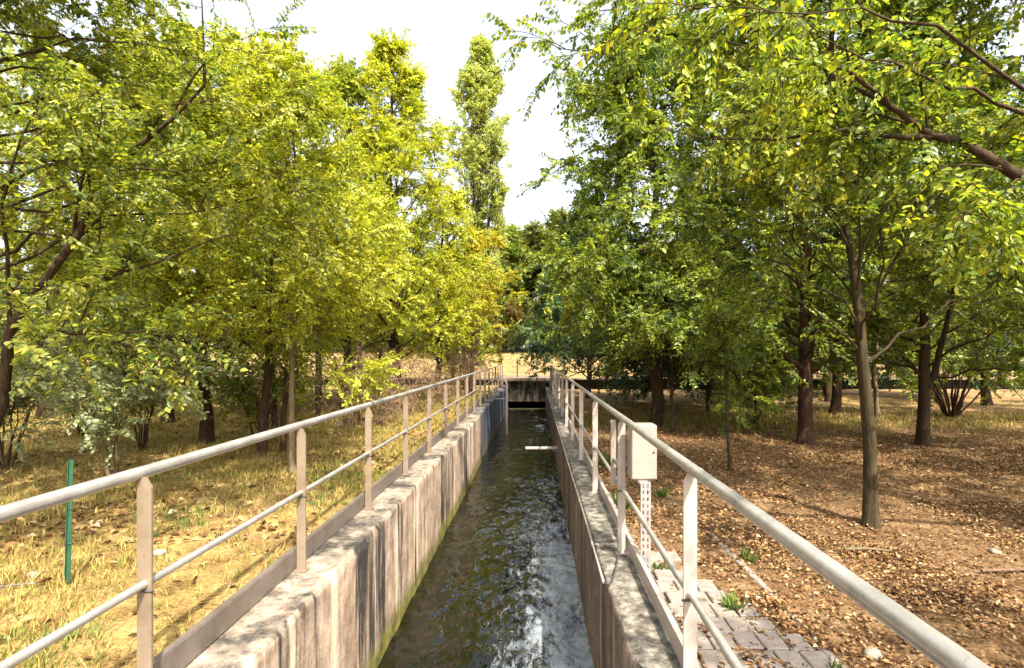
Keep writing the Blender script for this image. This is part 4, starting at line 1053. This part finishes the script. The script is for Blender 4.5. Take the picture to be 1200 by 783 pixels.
scatter_blades('green_grass', 26000, (-7, -1.99, 1.2, 9), 402, .085, .006, 'blade_green', lambda x, y: np.clip((fbm(x * 1.1 + 3, y * 1.1 + 3, 78, 3) - .56) * 5, 0, 1) * np.clip((-1.0 - np.abs(x + 2.9) * .2 + 1.6), 0, 1), 7)
scatter_blades('dry_grass', 26000, (1.2, 20, 12, 22), 403, .09, .007, 'straw', lambda x, y: np.clip(1 - np.abs(y - 15.5) / 2.6, .03, 1))

def scatter_litter(name, n, area, seed, size, dens=None, p=1.6):
    rg = np.random.RandomState(seed)
    x0, x1, y0, y1 = area
    Y = y0 + (y1 - y0) * rg.rand(n * 2) ** p; X = x0 + (x1 - x0) * rg.rand(n * 2) ** 1.1
    k = np.ones(len(X), bool)
    if dens is not None: k = rg.rand(len(X)) < dens(X, Y)
    X = X[k][:n]; Y = Y[k][:n]; n = len(X)
    Pp = np.stack([X, Y, gh(X, Y) + rg.uniform(.004, .03, n)], 1)
    a = rg.uniform(0, 6.28, n)
    D = np.stack([np.cos(a), np.sin(a), rg.normal(0, .25, n)], 1)
    N = np.stack([rg.normal(0, .45, n), rg.normal(0, .45, n), np.ones(n)], 1)
    L = size * rg.uniform(.35, 1.7, n) ** 1.1
    me = leaf_mesh(Pp, D, N, L, L * rg.uniform(.4, .75, n), M['litter'], name, fold=.35, six=True)
    tag(link(name, me), kind='stuff')
def dl(x, y):
    pv = (x < 1.95) & (y < 5.1)
    d = np.clip((fbm(x * .9 + 12, y * .9 + 12, 88, 4) - .3) * 3.4, .2, 1) * np.clip((fbm(x * 3.1 + 2, y * 3.1 + 2, 89, 2) - .2) * 2.2, .45, 1)
    d = np.where(y > 13, d * .45, d)
    return np.where(pv, np.clip((fbm(x * 2.2, y * 2.2, 91, 3) - .46) * 4, .06, .9), d)
scatter_litter('leaf_litter', 430000, (.98, 17, 1.2, 20), 411, .029, dl)
scatter_litter('leaf_litter', 30000, (-14, -2.0, 2, 20), 412, .055, lambda x, y: np.clip((fbm(x * .6 + 30, y * .6 + 30, 92, 3) - .45) * 3, .05, 1))

# ------------------------------------------------------------------ camera, sky, sun
cam = bpy.data.cameras.new('camera')
co = bpy.data.objects.new('camera', cam); COL.objects.link(co)
co.location = (0, 0, ZC); co.rotation_euler = (R(90), 0, 0)
cam.sensor_width = 36; cam.lens = 18.6
cam.shift_x = -28 / 1200; cam.shift_y = 24.5 / 1200
cam.clip_start = .05; cam.clip_end = 6000
SC.camera = co

EL, AX, AY = 50, .45, -.89
w = bpy.data.worlds.new('World'); SC.world = w; w.use_nodes = True
nt = w.node_tree; bg = nt.nodes['Background']
sky = nt.nodes.new('ShaderNodeTexSky'); sky.sky_type = 'NISHITA'; sky.sun_disc = False
sky.sun_elevation = R(EL); sky.sun_rotation = math.atan2(AX, AY)
sky.dust_density = 5.0; sky.air_density = 1.0; sky.ozone_density = 1.0
hs = nt.nodes.new('ShaderNodeHueSaturation'); hs.inputs['Saturation'].default_value = .42; hs.inputs['Value'].default_value = 1.14
nt.links.new(sky.outputs[0], hs.inputs['Color']); nt.links.new(hs.outputs[0], bg.inputs[0]); bg.inputs[1].default_value = .15
sun = bpy.data.lights.new('sun', 'SUN'); sun.energy = 4.0; sun.angle = R(.5); sun.color = (1, .93, .8)
so = bpy.data.objects.new('sun', sun); COL.objects.link(so)
from mathutils import Vector
d = Vector((AX, AY, 0)).normalized() * math.cos(R(EL)) + Vector((0, 0, math.sin(R(EL))))
so.rotation_euler = d.to_track_quat('Z', 'Y').to_euler(); so.location = (6, -10, 14)
vs = SC.view_settings
vs.view_transform = 'Standard'; vs.look = 'None'; vs.exposure = 1.63; vs.gamma = 1; vs.use_curve_mapping = False
SC.cycles.max_bounces = 8; SC.cycles.transmission_bounces = 6; SC.cycles.transparent_max_bounces = 8
SC.cycles.use_denoising = True
